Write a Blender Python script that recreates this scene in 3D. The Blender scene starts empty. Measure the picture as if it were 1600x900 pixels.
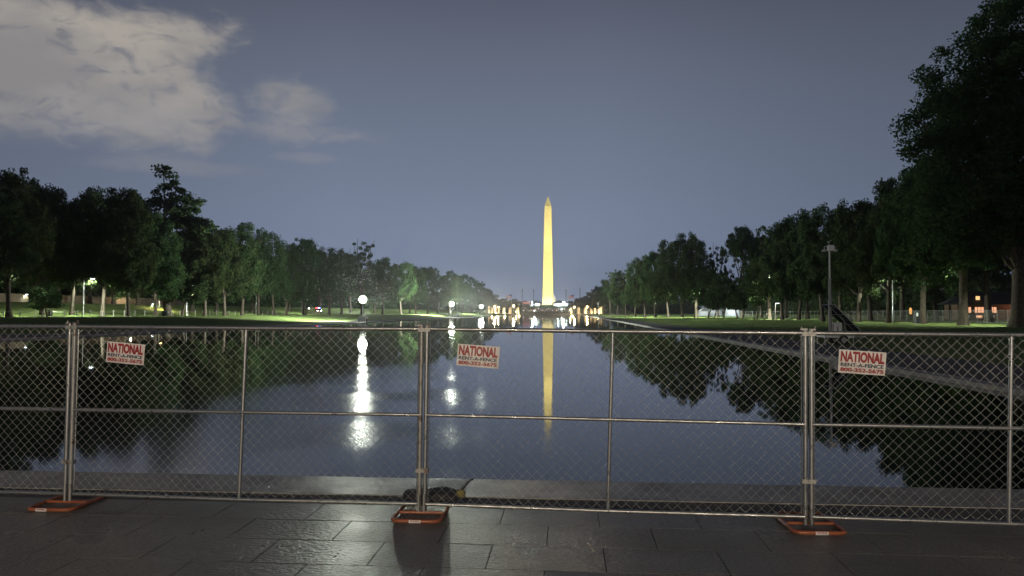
import bpy, bmesh, math, random
import numpy as np
from mathutils import Vector, Matrix
R = math.radians
PI = math.pi
random.seed(7)
rng = np.random.default_rng(7)
scene = bpy.context.scene
C = scene.collection

# ------------------------------------------------------------------ camera
EYE = 1.94
F = 1155.6
cam_d = bpy.data.cameras.new('camera')
cam = bpy.data.objects.new('camera', cam_d)
C.objects.link(cam)
cam_d.sensor_width = 36
cam_d.lens = 26
cam_d.clip_start = 0.1
cam_d.clip_end = 20000
YAW, PITCH = R(4.31), R(1.885)
cam.matrix_world = (Matrix.Translation((0, 0, EYE)) @ Matrix.Rotation(YAW, 4, 'Z')
                    @ Matrix.Rotation(R(90) + PITCH, 4, 'X') @ Matrix.Rotation(R(0.1), 4, 'Z'))
scene.camera = cam
ROT = cam.matrix_world.to_3x3()


def ray(px, py):
    return (ROT @ Vector(((px - 800) / F, (450 - py) / F, -1))).normalized()


def at(px, py, Y):
    """the point seen at a pixel of the photograph at the distance Y down the pool"""
    d = ray(px, py)
    t = Y / d.y
    return Vector((d.x * t, Y, EYE + d.z * t))


def xat(px, Y):
    return at(px, 488, Y).x


# ------------------------------------------------------------------ render settings
scene.render.engine = 'CYCLES'
scene.view_settings.view_transform = 'Standard'
scene.view_settings.look = 'None'
scene.view_settings.gamma = 1
scene.view_settings.exposure = 0
scene.cycles.use_denoising = True
scene.cycles.max_bounces = 8
scene.cycles.diffuse_bounces = 2
scene.cycles.glossy_bounces = 3
scene.cycles.transmission_bounces = 4
scene.cycles.volume_bounces = 0
scene.cycles.transparent_max_bounces = 8
scene.cycles.sample_clamp_indirect = 4
scene.cycles.caustics_reflective = False
scene.cycles.caustics_refractive = False


# ------------------------------------------------------------------ node helpers
class NT:
    def __init__(s, tree):
        s.t = tree
        s.n = tree.nodes
        s.l = tree.links

    def node(s, kind, **kw):
        nd = s.n.new(kind)
        for k, v in kw.items():
            setattr(nd, k, v)
        return nd

    def put(s, sock, v):
        if hasattr(v, 'links') or hasattr(v, 'is_linked'):
            s.l.new(v, sock)
        elif v is not None:
            sock.default_value = v

    def m(s, op, a, b=None, c=None, clamp=False):
        nd = s.node('ShaderNodeMath', operation=op, use_clamp=clamp)
        s.put(nd.inputs[0], a)
        if b is not None:
            s.put(nd.inputs[1], b)
        if c is not None:
            s.put(nd.inputs[2], c)
        return nd.outputs[0]

    def noise(s, vec, scale, detail=4, rough=.5, dim='3D', dist=0):
        nd = s.node('ShaderNodeTexNoise', noise_dimensions=dim)
        s.put(nd.inputs['Vector'], vec)
        nd.inputs['Scale'].default_value = scale
        nd.inputs['Detail'].default_value = detail
        nd.inputs['Roughness'].default_value = rough
        nd.inputs['Distortion'].default_value = dist
        return nd.outputs['Fac']

    def ramp(s, fac, stops, interp='LINEAR'):
        nd = s.node('ShaderNodeValToRGB')
        nd.color_ramp.interpolation = interp
        cr = nd.color_ramp
        while len(cr.elements) < len(stops):
            cr.elements.new(0.5)
        for e, (p, c) in zip(cr.elements, stops):
            e.position = p
            e.color = (*c, 1) if len(c) == 3 else c
        s.put(nd.inputs[0], fac)
        return nd.outputs[0]

    def mix(s, fac, a, b, mode='MIX'):
        nd = s.node('ShaderNodeMix', data_type='RGBA', blend_type=mode)
        s.put(nd.inputs[0], fac)
        s.put(nd.inputs[6], a if not isinstance(a, tuple) else (*a[:3], 1))
        s.put(nd.inputs[7], b if not isinstance(b, tuple) else (*b[:3], 1))
        return nd.outputs[2]

    def maprange(s, v, a, b, c=0, d=1, smooth=True):
        nd = s.node('ShaderNodeMapRange', interpolation_type='SMOOTHSTEP' if smooth else 'LINEAR')
        s.put(nd.inputs[0], v)
        nd.inputs[1].default_value = a
        nd.inputs[2].default_value = b
        nd.inputs[3].default_value = c
        nd.inputs[4].default_value = d
        return nd.outputs[0]


def srgb(r, g, b):
    f = lambda v: (v / 255 / 12.92) if v < 10.3 else ((v / 255 + .055) / 1.055) ** 2.4
    return (f(r), f(g), f(b))


# ------------------------------------------------------------------ night sky
world = bpy.data.worlds.new('World')
scene.world = world
world.use_nodes = True
world.node_tree.nodes.clear()
w = NT(world.node_tree)
tc = w.node('ShaderNodeTexCoord')
sep = w.node('ShaderNodeSeparateXYZ')
w.l.new(tc.outputs['Generated'], sep.inputs[0])
az = w.m('DEGREES', w.m('ARCTAN2', sep.outputs[0], sep.outputs[1]))
el = w.m('DEGREES', w.m('ARCSINE', sep.outputs[2]))
elf = w.m('DIVIDE', el, 60, clamp=True)
SKY = [(0.0, srgb(136, 151, 180)), (0.06, srgb(127, 140, 166)), (0.16, srgb(114, 125, 147)),
       (0.28, srgb(101, 110, 128)), (0.39, srgb(84, 89, 105)), (0.6, srgb(56, 61, 77)), (1.0, srgb(38, 42, 54))]
skyc = w.ramp(elf, SKY)
g = w.m('DIVIDE', w.m('ADD', az, 8), 27)
glow = w.m('EXPONENT', w.m('MULTIPLY', w.m('MULTIPLY', g, g), -1))
fac = w.m('MULTIPLY_ADD', glow, .48, .58)
skyc = w.mix(1.0, skyc, w.ramp(fac, [(0, (0, 0, 0)), (1, (1, 1, 1))]), 'MULTIPLY')
# clouds, laid out in azimuth and elevation (degrees)
cmb = w.node('ShaderNodeCombineXYZ')
w.put(cmb.inputs[0], w.m('MULTIPLY', az, .10))
w.put(cmb.inputs[1], w.m('MULTIPLY', el, .20))
n1 = w.noise(cmb.outputs[0], 2.1, 7, .55, dist=.5)
n2 = w.noise(cmb.outputs[0], 6.0, 6, .6, dist=.8)
n3 = w.noise(cmb.outputs[0], 1.1, 3, .5)
wig = w.m('ADD', w.m('MULTIPLY', w.m('SUBTRACT', n1, .5), 3.2), w.m('MULTIPLY', w.m('SUBTRACT', n2, .5), 3.0))
edge_r = w.m('MULTIPLY_ADD', w.m('COSINE', w.m('MULTIPLY', w.m('SUBTRACT', el, 19.7), 1.05)), 1.15, -25.9)
e1 = w.m('DIVIDE', w.m('SUBTRACT', edge_r, az), 1.3)
e2 = w.m('DIVIDE', w.m('SUBTRACT', el, 11.2), 1.0)
e3 = w.m('DIVIDE', w.m('SUBTRACT', 20.2, el), 0.9)
e4 = w.m('DIVIDE', w.m('ADD', az, 75), 6)
body = w.m('MINIMUM', w.m('MINIMUM', e1, e2), w.m('MINIMUM', e3, e4))
d_main = w.maprange(w.m('ADD', body, wig), -.9, 1.9)


def blob(caz, cel, ra, re, amp):
    u = w.m('DIVIDE', w.m('SUBTRACT', az, caz), ra)
    v = w.m('DIVIDE', w.m('SUBTRACT', el, cel), re)
    r2 = w.m('ADD', w.m('MULTIPLY', u, u), w.m('MULTIPLY', v, v))
    return w.m('MULTIPLY', w.maprange(w.m('ADD', w.m('SUBTRACT', 1, r2), w.m('MULTIPLY', wig, .9)), -.6, 1.5), amp)


d_w = w.m('MAXIMUM', w.m('MAXIMUM', blob(-20.9, 14.8, 3.0, 2.3, .62), blob(-20.3, 13.2, 5.4, .8, .62)),
          w.m('MAXIMUM', blob(-29, 10.2, 6.5, .6, .35), blob(-19.8, 11.4, 2.2, .45, .4)))
hole = w.maprange(w.noise(cmb.outputs[0], 3.3, 5, .6, dist=1.0), .50, .72, 1, .40)
dens = w.m('MAXIMUM', w.m('MULTIPLY', d_main, hole), d_w)
lowgrey = w.maprange(el, 9, 19)
ccol = w.mix(lowgrey, srgb(148, 147, 150), srgb(174, 166, 156))
ccol = w.mix(w.maprange(n3, .35, .65), ccol, srgb(140, 137, 136))
skyc = w.mix(w.m('MULTIPLY', dens, .9), skyc, ccol)
bg = w.node('ShaderNodeBackground')
w.l.new(skyc, bg.inputs['Color'])
bg.inputs['Strength'].default_value = 1.08
wo = w.node('ShaderNodeOutputWorld')
w.l.new(bg.outputs[0], wo.inputs['Surface'])


# ------------------------------------------------------------------ lights
def point_light(name, loc, power, col=(1, .97, .88), radius=.3, parent=None):
    d = bpy.data.lights.new(name, 'POINT')
    d.energy = power
    d.color = col
    d.shadow_soft_size = radius
    o = bpy.data.objects.new(name, d)
    C.objects.link(o)
    o.location = loc
    if parent:
        o.parent = parent
    return o


def spot_light(name, loc, target, power, angle, col=(1, .9, .6), radius=.5, blend=.6, parent=None):
    d = bpy.data.lights.new(name, 'SPOT')
    d.energy = power
    d.color = col
    d.spot_size = R(angle)
    d.spot_blend = blend
    d.shadow_soft_size = radius
    o = bpy.data.objects.new(name, d)
    C.objects.link(o)
    o.location = loc
    o.rotation_euler = (Vector(target) - Vector(loc)).to_track_quat('-Z', 'Y').to_euler()
    if parent:
        o.parent = parent
    return o


# ------------------------------------------------------------------ object helpers
def tag(o, label=None, cat=None, group=None, kind=None):
    if label:
        o['label'] = label
    if cat:
        o['category'] = cat
    if group:
        o['group'] = group
    if kind:
        o['kind'] = kind
    return o


def thing(name, loc=(0, 0, 0), rz=0, label=None, cat=None, group=None):
    o = bpy.data.objects.new(name, None)
    C.objects.link(o)
    o.empty_display_size = .2
    o.location = loc
    o.rotation_euler = (0, 0, rz)
    return tag(o, label, cat, group)


def place(name, mesh, parent=None, loc=(0, 0, 0), rot=(0, 0, 0), scale=(1, 1, 1)):
    o = bpy.data.objects.new(name, mesh)
    C.objects.link(o)
    o.location = loc
    o.rotation_euler = rot
    o.scale = scale
    if parent:
        o.parent = parent
    return o


def copy_tree(o, parent=None):
    c = o.copy()
    C.objects.link(c)
    if parent:
        c.parent = parent
    for ch in o.children:
        copy_tree(ch, c)
    return c


class MB:
    """collects shapes into one mesh"""
    def __init__(s):
        s.v = []
        s.f = []

    def add(s, vs, fs):
        b = len(s.v)
        s.v += [tuple(p) for p in vs]
        s.f += [tuple(i + b for i in q) for q in fs]
        return s

    def box(s, c, d, rot=None):
        x, y, z = d[0] / 2, d[1] / 2, d[2] / 2
        vs = [Vector(p) for p in ((-x, -y, -z), (x, -y, -z), (x, y, -z), (-x, y, -z), (-x, -y, z), (x, -y, z), (x, y, z), (-x, y, z))]
        if rot is not None:
            vs = [rot @ p for p in vs]
        vs = [p + Vector(c) for p in vs]
        return s.add(vs, [(0, 3, 2, 1), (4, 5, 6, 7), (0, 1, 5, 4), (1, 2, 6, 5), (2, 3, 7, 6), (3, 0, 4, 7)])

    def box2(s, a, b):
        return s.box([(p + q) / 2 for p, q in zip(a, b)], [abs(q - p) for p, q in zip(a, b)])

    def tube(s, pts, r, n=8, closed=False, cap=True):
        pts = [Vector(p) for p in pts]
        rs = r if isinstance(r, (list, tuple)) else [r] * len(pts)
        N = len(pts)
        vs = []
        up = None
        for i, p in enumerate(pts):
            if closed:
                d = pts[(i + 1) % N] - pts[i - 1]
            else:
                d = pts[min(i + 1, N - 1)] - pts[max(i - 1, 0)]
            d.normalize()
            if up is None:
                up = Vector((0, 0, 1)) if abs(d.z) < .9 else Vector((1, 0, 0))
            a = d.cross(up)
            if a.length < 1e-4:
                a = d.orthogonal()
            a.normalize()
            b = a.cross(d).normalized()
            up = b
            for k in range(n):
                t = 2 * PI * k / n
                vs.append(p + (a * math.cos(t) + b * math.sin(t)) * rs[i])
        fs = []
        rings = N if closed else N - 1
        for i in range(rings):
            j = (i + 1) % N
            for k in range(n):
                k2 = (k + 1) % n
                fs.append((i * n + k, i * n + k2, j * n + k2, j * n + k))
        if cap and not closed:
            fs.append(tuple(range(n)))
            fs.append(tuple(reversed(range((N - 1) * n, N * n))))
        return s.add(vs, fs)

    def lathe(s, prof, n=16, c=(0, 0, 0)):
        vs = []
        for r, z in prof:
            for k in range(n):
                t = 2 * PI * k / n
                vs.append((c[0] + r * math.cos(t), c[1] + r * math.sin(t), c[2] + z))
        fs = []
        for i in range(len(prof) - 1):
            for k in range(n):
                k2 = (k + 1) % n
                fs.append((i * n + k, i * n + k2, (i + 1) * n + k2, (i + 1) * n + k))
        fs.append(tuple(reversed(range(n))))
        fs.append(tuple(range((len(prof) - 1) * n, len(prof) * n)))
        return s.add(vs, fs)

    def mesh(s, name, m, smooth=False, bevel=0):
        me = bpy.data.meshes.new(name)
        me.from_pydata(s.v, [], s.f)
        me.update()
        bm = bmesh.new()
        bm.from_mesh(me)
        bmesh.ops.recalc_face_normals(bm, faces=bm.faces)
        if bevel:
            bmesh.ops.bevel(bm, geom=bm.edges[:] , offset=bevel, segments=2, profile=.6, affect='EDGES')
        bm.to_mesh(me)
        bm.free()
        me.materials.append(m)
        if smooth:
            me.polygons.foreach_set('use_smooth', [True] * len(me.polygons))
            try:
                me.set_sharp_from_angle(angle=R(40))
            except Exception:
                pass
        return me

    def build(s, name, m, parent=None, loc=(0, 0, 0), smooth=False, bevel=0, rot=(0, 0, 0)):
        return place(name, s.mesh(name, m, smooth, bevel), parent, loc, rot)


# ------------------------------------------------------------------ materials
def mat(name, c1, c2=None, rough=.6, metal=0., ns=4., detail=5, bump=0., bs=20., bd=.01, lo=.35, hi=.65,
        rvar=0., emis=None, es=0., spec=.5, coat=0.):
    m = bpy.data.materials.new(name)
    m.use_nodes = True
    m.node_tree.nodes.clear()
    t = NT(m.node_tree)
    p = t.node('ShaderNodeBsdfPrincipled')
    o = t.node('ShaderNodeOutputMaterial')
    t.l.new(p.outputs[0], o.inputs[0])
    tcn = t.node('ShaderNodeTexCoord').outputs['Object']
    p.inputs['Metallic'].default_value = metal
    p.inputs['Specular IOR Level'].default_value = spec
    p.inputs['Coat Weight'].default_value = coat
    if c2 is None:
        c2 = tuple(v * .8 for v in c1)
    nz = t.noise(tcn, ns, detail, .6)
    f = t.maprange(nz, lo, hi)
    t.put(p.inputs['Base Color'], t.mix(f, c1, c2))
    if rvar:
        t.put(p.inputs['Roughness'], t.maprange(nz, .3, .7, max(.02, rough - rvar), min(1, rough + rvar)))
    else:
        p.inputs['Roughness'].default_value = rough
    if bump:
        b = t.node('ShaderNodeBump')
        b.inputs['Strength'].default_value = bump
        b.inputs['Distance'].default_value = bd
        t.put(b.inputs['Height'], t.noise(tcn, bs, 4, .6))
        t.l.new(b.outputs[0], p.inputs['Normal'])
    if emis:
        p.inputs['Emission Color'].default_value = (*emis, 1)
        p.inputs['Emission Strength'].default_value = es
    return m


GALV = mat('galvanised_steel', (.46, .47, .46), (.32, .325, .32), rough=.36, metal=.85, ns=9, rvar=.12, bump=.15, bs=60, bd=.002)
# rusty blotches near the couplings of the panels
RUSTY = mat('weathered_steel', (.33, .33, .315), (.11, .06, .04), rough=.5, metal=.6, ns=14, lo=.56, hi=.70, bump=.2, bs=60, bd=.002)
WIRE = mat('galvanised_wire', (.60, .62, .57), (.46, .47, .43), rough=.4, metal=.7, ns=6)
ORANGE = mat('orange_paint', (.32, .10, .042), (.24, .072, .032), rough=.32, ns=12, rvar=.08, bump=.1, bs=70, bd=.001)
BLACKBAG = mat('black_bag_cloth', (.018, .02, .028), (.03, .03, .035), rough=.75, ns=10, bump=.5, bs=35, bd=.01)
YELLOW = mat('yellow_webbing', (.20, .17, .05), (.14, .12, .04), rough=.7, ns=40)
RUBBER = mat('black_rubber', (.02, .02, .02), rough=.8)
SIGNWHITE = mat('sign_white', (.78, .76, .74), (.62, .58, .55), rough=.4, ns=5)
SIGNRED = mat('sign_red', (.33, .018, .022), (.28, .016, .02), rough=.45, ns=20)
SIGNBLUE = mat('sign_dark_blue', (.02, .035, .08), rough=.45)
WHITEPAINT = mat('white_paint', (.74, .75, .74), (.6, .61, .6), rough=.35, ns=3)
GREYPAINT = mat('grey_paint', (.32, .33, .33), (.25, .26, .26), rough=.4, ns=3)
DARKMETAL = mat('dark_metal', (.03, .032, .035), rough=.4, metal=.3)
SOLAR = mat('solar_cells', (.008, .010, .022), (.012, .014, .03), rough=.12)
BARK = mat('bark', (.085, .065, .048), (.045, .035, .027), rough=.9, ns=3, bump=.9, bs=5, bd=.08)
BARKPALE = mat('pale_bark', (.21, .18, .14), (.11, .09, .07), rough=.9, ns=3, bump=.9, bs=5, bd=.08)
STONE = mat('limestone', (.50, .48, .43), (.40, .38, .34), rough=.75, ns=.6, bump=.2, bs=3, bd=.05)
CONCRETE = mat('pale_concrete', (.40, .39, .37), (.29, .285, .27), rough=.7, ns=1.5, bump=.3, bs=18, bd=.01)
ASPHALT = mat('asphalt', (.055, .055, .055), (.04, .04, .042), rough=.8, ns=2, bump=.4, bs=40, bd=.01)
PATH = mat('path_aggregate', (.10, .096, .088), (.07, .068, .062), rough=.85, ns=.35, detail=8, bump=.5, bs=30, bd=.008)
ROOFDARK = mat('dark_roof', (.03, .028, .026), rough=.8)
WALLBROWN = mat('brown_wall', (.12, .075, .05), rough=.8)
WALLTAN = mat('tan_wall', (.13, .10, .07), (.08, .065, .05), rough=.9, ns=.6)
CANVAS = mat('white_canvas', (.75, .76, .78), (.65, .66, .68), rough=.6)
JOINT = mat('dark_bedding', (.03, .029, .027), rough=.9, ns=8)
FLAGRED = mat('flag_red', (.5, .03, .04), rough=.7)
FLAGBLUE = mat('flag_blue', (.03, .05, .25), rough=.7)
GLASSDARK = mat('dark_glass', (.01, .012, .015), rough=.08)


def emitter(name, col, strength):
    m = bpy.data.materials.new(name)
    m.use_nodes = True
    m.node_tree.nodes.clear()
    t = NT(m.node_tree)
    e = t.node('ShaderNodeEmission')
    e.inputs[0].default_value = (*col, 1)
    e.inputs[1].default_value = strength
    o = t.node('ShaderNodeOutputMaterial')
    t.l.new(e.outputs[0], o.inputs[0])
    return m


LAMPWHITE = emitter('lamp_white', (.92, 1, .9), 60)
LAMPCOOL = emitter('lamp_cool', (.85, .95, 1), 14)
LAMPWARM = emitter('lamp_warm', (1, .72, .32), 25)
LAMPRED = emitter('lamp_red', (1, .03, .02), 30)
LAMPBLUE = emitter('lamp_blue', (.08, .15, 1), 30)
HEADLIGHT = emitter('lamp_headlight', (1, .9, .7), 40)
WINDOWLIT = emitter('lit_window', (1, .48, .26), 1.1)
WINDOWRED = emitter('red_lit_window', (1, .25, .2), 1.0)


def slab_material():
    """dark wet-looking granite, flamed: short ripples that catch the far lamps"""
    m = bpy.data.materials.new('flamed_granite')
    m.use_nodes = True
    m.node_tree.nodes.clear()
    t = NT(m.node_tree)
    p = t.node('ShaderNodeBsdfPrincipled')
    o = t.node('ShaderNodeOutputMaterial')
    t.l.new(p.outputs[0], o.inputs[0])
    geo = t.node('ShaderNodeNewGeometry').outputs['Position']
    rnd = t.node('ShaderNodeObjectInfo').outputs['Random']
    big = t.noise(geo, .9, 5, .6)
    fine = t.noise(geo, 45, 4, .7)
    c = t.mix(t.maprange(big, .35, .65), (.18, .174, .163), (.140, .135, .127))
    c = t.mix(t.maprange(fine, .4, .62), c, (.095, .09, .082))
    stain = t.noise(geo, 2.3, 6, .7, dist=1.2)
    c = t.mix(t.maprange(stain, .58, .70, 0, .55), c, (.055, .052, .047))
    spots = t.noise(geo, 13, 2, .5)
    c = t.mix(t.maprange(spots, .70, .74, 0, .6), c, (.05, .048, .045))
    k = t.maprange(rnd, 0, 1, .90, 1.10, smooth=False)
    c = t.mix(1., c, t.ramp(k, [(0, (0, 0, 0)), (1, (1, 1, 1))]), 'MULTIPLY')
    t.put(p.inputs['Base Color'], c)
    t.put(p.inputs['Roughness'], t.maprange(big, .3, .7, .26, .38))
    mp = t.node('ShaderNodeMapping')
    mp.inputs['Scale'].default_value = (.62, 1.6, 1)
    t.l.new(geo, mp.inputs[0])
    rip = t.noise(mp.outputs[0], 26, 3, .6)
    b = t.node('ShaderNodeBump')
    b.inputs['Strength'].default_value = 1
    b.inputs['Distance'].default_value = .034
    t.put(b.inputs['Height'], rip)
    b2 = t.node('ShaderNodeBump')
    b2.inputs['Strength'].default_value = .4
    b2.inputs['Distance'].default_value = .003
    t.put(b2.inputs['Height'], fine)
    t.l.new(b.outputs[0], b2.inputs['Normal'])
    t.l.new(b2.outputs[0], p.inputs['Normal'])
    return m


SLAB = slab_material()
COPING = mat('coping_granite', (.25, .243, .228), (.18, .175, .165), rough=.36, ns=2, rvar=.08, bump=1, bs=24, bd=.022)
COPINGPALE = mat('pale_coping', (.33, .32, .30), (.22, .215, .205), rough=.6, ns=.7, bump=.4, bs=12, bd=.008)


def grass_material():
    m = bpy.data.materials.new('mown_grass')
    m.use_nodes = True
    m.node_tree.nodes.clear()
    t = NT(m.node_tree)
    p = t.node('ShaderNodeBsdfPrincipled')
    o = t.node('ShaderNodeOutputMaterial')
    t.l.new(p.outputs[0], o.inputs[0])
    geo = t.node('ShaderNodeNewGeometry').outputs['Position']
    a = t.noise(geo, .07, 6, .6)
    b_ = t.noise(geo, .9, 6, .7)
    c = t.mix(t.maprange(a, .35, .65), (.085, .135, .028), (.13, .145, .045))
    c = t.mix(t.maprange(b_, .42, .66), c, (.055, .09, .022))
    t.put(p.inputs['Base Color'], c)
    p.inputs['Roughness'].default_value = .9
    p.inputs['Specular IOR Level'].default_value = .15
    p.inputs['Sheen Weight'].default_value = .25
    p.inputs['Sheen Tint'].default_value = (.5, .7, .25, 1)
    bp = t.node('ShaderNodeBump')
    bp.inputs['Strength'].default_value = 1
    bp.inputs['Distance'].default_value = .25
    t.put(bp.inputs['Height'], t.noise(geo, 3.5, 6, .75))
    t.l.new(bp.outputs[0], p.inputs['Normal'])
    return m


GRASS = grass_material()


def leaf_material(name, c1, c2):
    m = bpy.data.materials.new(name)
    m.use_nodes = True
    m.node_tree.nodes.clear()
    t = NT(m.node_tree)
    rnd = t.node('ShaderNodeObjectInfo').outputs['Random']
    ob = t.node('ShaderNodeTexCoord').outputs['Object']
    nz = t.noise(ob, .45, 3, .6)
    c = t.mix(t.maprange(nz, .35, .65), c1, c2)
    hsv = t.node('ShaderNodeHueSaturation')
    t.put(hsv.inputs['Hue'], t.maprange(rnd, 0, 1, .475, .52, smooth=False))
    t.put(hsv.inputs['Value'], t.maprange(rnd, 0, 1, .75, 1.25, smooth=False))
    t.l.new(c, hsv.inputs['Color'])
    d = t.node('ShaderNodeBsdfDiffuse')
    tr = t.node('ShaderNodeBsdfTranslucent')
    mx = t.node('ShaderNodeMixShader')
    mx.inputs[0].default_value = .42
    t.l.new(hsv.outputs[0], d.inputs[0])
    t.l.new(hsv.outputs[0], tr.inputs[0])
    t.l.new(d.outputs[0], mx.inputs[1])
    t.l.new(tr.outputs[0], mx.inputs[2])
    o = t.node('ShaderNodeOutputMaterial')
    t.l.new(mx.outputs[0], o.inputs[0])
    return m


LEAF = leaf_material('elm_leaves', (.034, .060, .027), (.054, .078, .032))


def water_material():
    m = bpy.data.materials.new('pool_water')
    m.use_nodes = True
    m.node_tree.nodes.clear()
    t = NT(m.node_tree)
    p = t.node('ShaderNodeBsdfPrincipled')
    o = t.node('ShaderNodeOutputMaterial')
    t.l.new(p.outputs[0], o.inputs[0])
    p.inputs['Base Color'].default_value = (.008, .011, .013, 1)
    p.inputs['Roughness'].default_value = .03
    p.inputs['IOR'].default_value = 1.47
    geo = t.node('ShaderNodeNewGeometry').outputs['Position']
    sp = t.node('ShaderNodeSeparateXYZ')
    t.l.new(geo, sp.inputs[0])
    mp = t.node('ShaderNodeMapping')
    mp.inputs['Scale'].default_value = (1, 1.6, 1)
    t.l.new(geo, mp.inputs[0])
    a = t.noise(mp.outputs[0], 14.0, 3, .6)
    far = t.noise(mp.outputs[0], 2.6, 3, .5)
    b_ = t.noise(mp.outputs[0], .5, 2, .5)
    # a wind lane of short ripples across the near left of the pool, still water elsewhere
    patch = t.maprange(t.noise(geo, .22, 3, .5), .40, .60)
    cx = t.m('DIVIDE', t.m('MULTIPLY_ADD', sp.outputs[1], .27, sp.outputs[0]), 2.9)
    cy = t.m('DIVIDE', t.m('SUBTRACT', sp.outputs[1], 16), 10)
    r2 = t.m('ADD', t.m('MULTIPLY', cx, cx), t.m('MULTIPLY', cy, cy))
    zone = t.m('EXPONENT', t.m('MULTIPLY', r2, -1))
    lane = t.m('MULTIPLY', zone, t.m('MULTIPLY_ADD', patch, .8, .35))
    h = t.m('ADD', t.m('MULTIPLY', t.m('MULTIPLY', a, lane), .0030),
            t.m('ADD', t.m('MULTIPLY', t.m('MULTIPLY', far, t.maprange(sp.outputs[1], 40, 220, .0, .15)), .012), t.m('MULTIPLY', b_, .00025)))
    t.put(p.inputs['Roughness'], t.m('MULTIPLY_ADD', lane, .24, .022))
    bp = t.node('ShaderNodeBump')
    bp.inputs['Strength'].default_value = 1
    bp.inputs['Distance'].default_value = 1
    t.put(bp.inputs['Height'], h)
    t.l.new(bp.outputs[0], p.inputs['Normal'])
    return m


WATER = water_material()

# ------------------------------------------------------------------ layout of the place (metres; Y runs down the pool)
PX0, PX1 = -38.4, 11.1        # pool edges
PY0, PY1 = 8.60, 606.0
RISER = 7.40                  # end of the paving slabs
DRAIN = 7.78                  # the coping begins behind a smooth drain strip
WZ = -.07                     # water level


def gz(x, y):
    """height of the ground beside the pool"""
    def ss(a, b, v):
        t = min(1, max(0, (v - a) / (b - a)))
        return t * t * (3 - 2 * t)
    z = 0.
    if x > 16.4:
        z = .5 * ss(16.4, 42, x) + 1.2 * ss(75, 160, x)
    elif x < -47:
        z = 1.12 * ss(47, 66, -x) + 2.6 * ss(84, 104, -x) + 6 * ss(114, 200, -x)
    near = ss(650, 700, y)
    z = z * (1 - near) + 0.0 * near
    d = math.hypot((x + 31) / 1.3, y - 1148)
    z += 13.2 * ss(420, 40, d) if y > 640 else 0
    z += 12 * ss(1600, 3000, y)
    return z


def sheet(name, xs, ys, m, fn, label=None):
    vs = [(x, y, fn(x, y)) for y in ys for x in xs]
    nx = len(xs)
    fs = [(j * nx + i, j * nx + i + 1, (j + 1) * nx + i + 1, (j + 1) * nx + i) for j in range(len(ys) - 1) for i in range(nx - 1)]
    me = bpy.data.meshes.new(name)
    me.from_pydata(vs, [], fs)
    me.materials.append(m)
    me.polygons.foreach_set('use_smooth', [True] * len(fs))
    o = place(name, me)
    tag(o, label, kind='structure')
    return o


YS = [-80, -40, 0, 7, 20, 40] + list(range(60, 300, 12)) + list(range(300, 640, 24)) + [640]
sheet('lawn', [-900, -500, -300, -220, -160, -130, -120, -112, -108, -104, -100, -96, -92, -88, -84, -78, -72, -68, -64, -60, -56, -52, -49, -47.0],
      YS, GRASS, gz)
sheet('lawn', [16.4, 18, 20, 23, 26, 29, 32, 35, 38, 41, 44, 50, 60, 75, 90, 110, 135, 160, 250, 500, 900], YS, GRASS, gz)
XS = list(range(-1600, -400, 200)) + list(range(-400, 400, 20)) + list(range(400, 1601, 200))
sheet('lawn', XS, [640, 660, 680, 700] + list(range(720, 1700, 20)) + [1800, 2000, 2300, 2600, 3000, 3600, 4300], GRASS, gz)
sheet('path', [-47.0, -43, -39.0], [RISER, 100, 300, 640], PATH, lambda x, y: 0)
sheet('path', [11.7, 14, 16.4], [RISER, 100, 300, 640], PATH, lambda x, y: 0)
sheet('path', [-39.0, -14, 11.7], [606.6, 640], PATH, lambda x, y: 0)
# the road along the left embankment, seen as a pale strip between the trunks
sheet('road', [-114, -106], YS[4:], ASPHALT, lambda x, y: gz(x, y) + .03)

# pool: water and its floor
water = MB().add([(PX0, PY0, WZ), (PX1, PY0, WZ), (PX1, PY1, WZ), (PX0, PY1, WZ)], [(0, 1, 2, 3)]).build('water', WATER)
tag(water, kind='structure')
# coping along the sides and the far end
def coping(name, a, b, m):
    o = MB().box2(a, b).build(name, m, bevel=.012)
    return tag(o, kind='structure')


coping('kerb', (PX0 - .6, PY0, -.6), (PX0, PY1, .05), COPINGPALE)
coping('kerb', (PX1, PY0, -.6), (PX1 + .6, PY1, .05), COPINGPALE)
coping('kerb', (PX0 - .6, PY1, -.6), (PX1 + .6, PY1 + .6, .05), COPINGPALE)

# raised rim at the near end, in long stones
rim = thing('pool_rim')
tag(rim, kind='structure')
stone_me = None
SX = 2.27
for i in range(-18, 8):
    x0 = 1.13 + i * SX
    me = stone_me or MB().box((0, 0, 0), (SX - .008, PY0 - DRAIN, .7)).mesh('coping_stone', COPING, bevel=.003)
    stone_me = me
    place('coping_stone', me, rim, (x0 + SX / 2, (PY0 + DRAIN) / 2, .004 - .35 + random.uniform(-.001, .001)))

dr_me = MB().box((0, 0, 0), (1.2 - .006, DRAIN - RISER - .012, .05)).mesh('drain_cover', mat('drain_stone', (.075, .072, .068), (.055, .053, .05), rough=.8, ns=3, bump=.3, bs=40, bd=.004), bevel=.002)
for i in range(-34, 15):
    place('drain_cover', dr_me, rim, (i * 1.2 + .35, (DRAIN + RISER) / 2, -.031))

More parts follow.
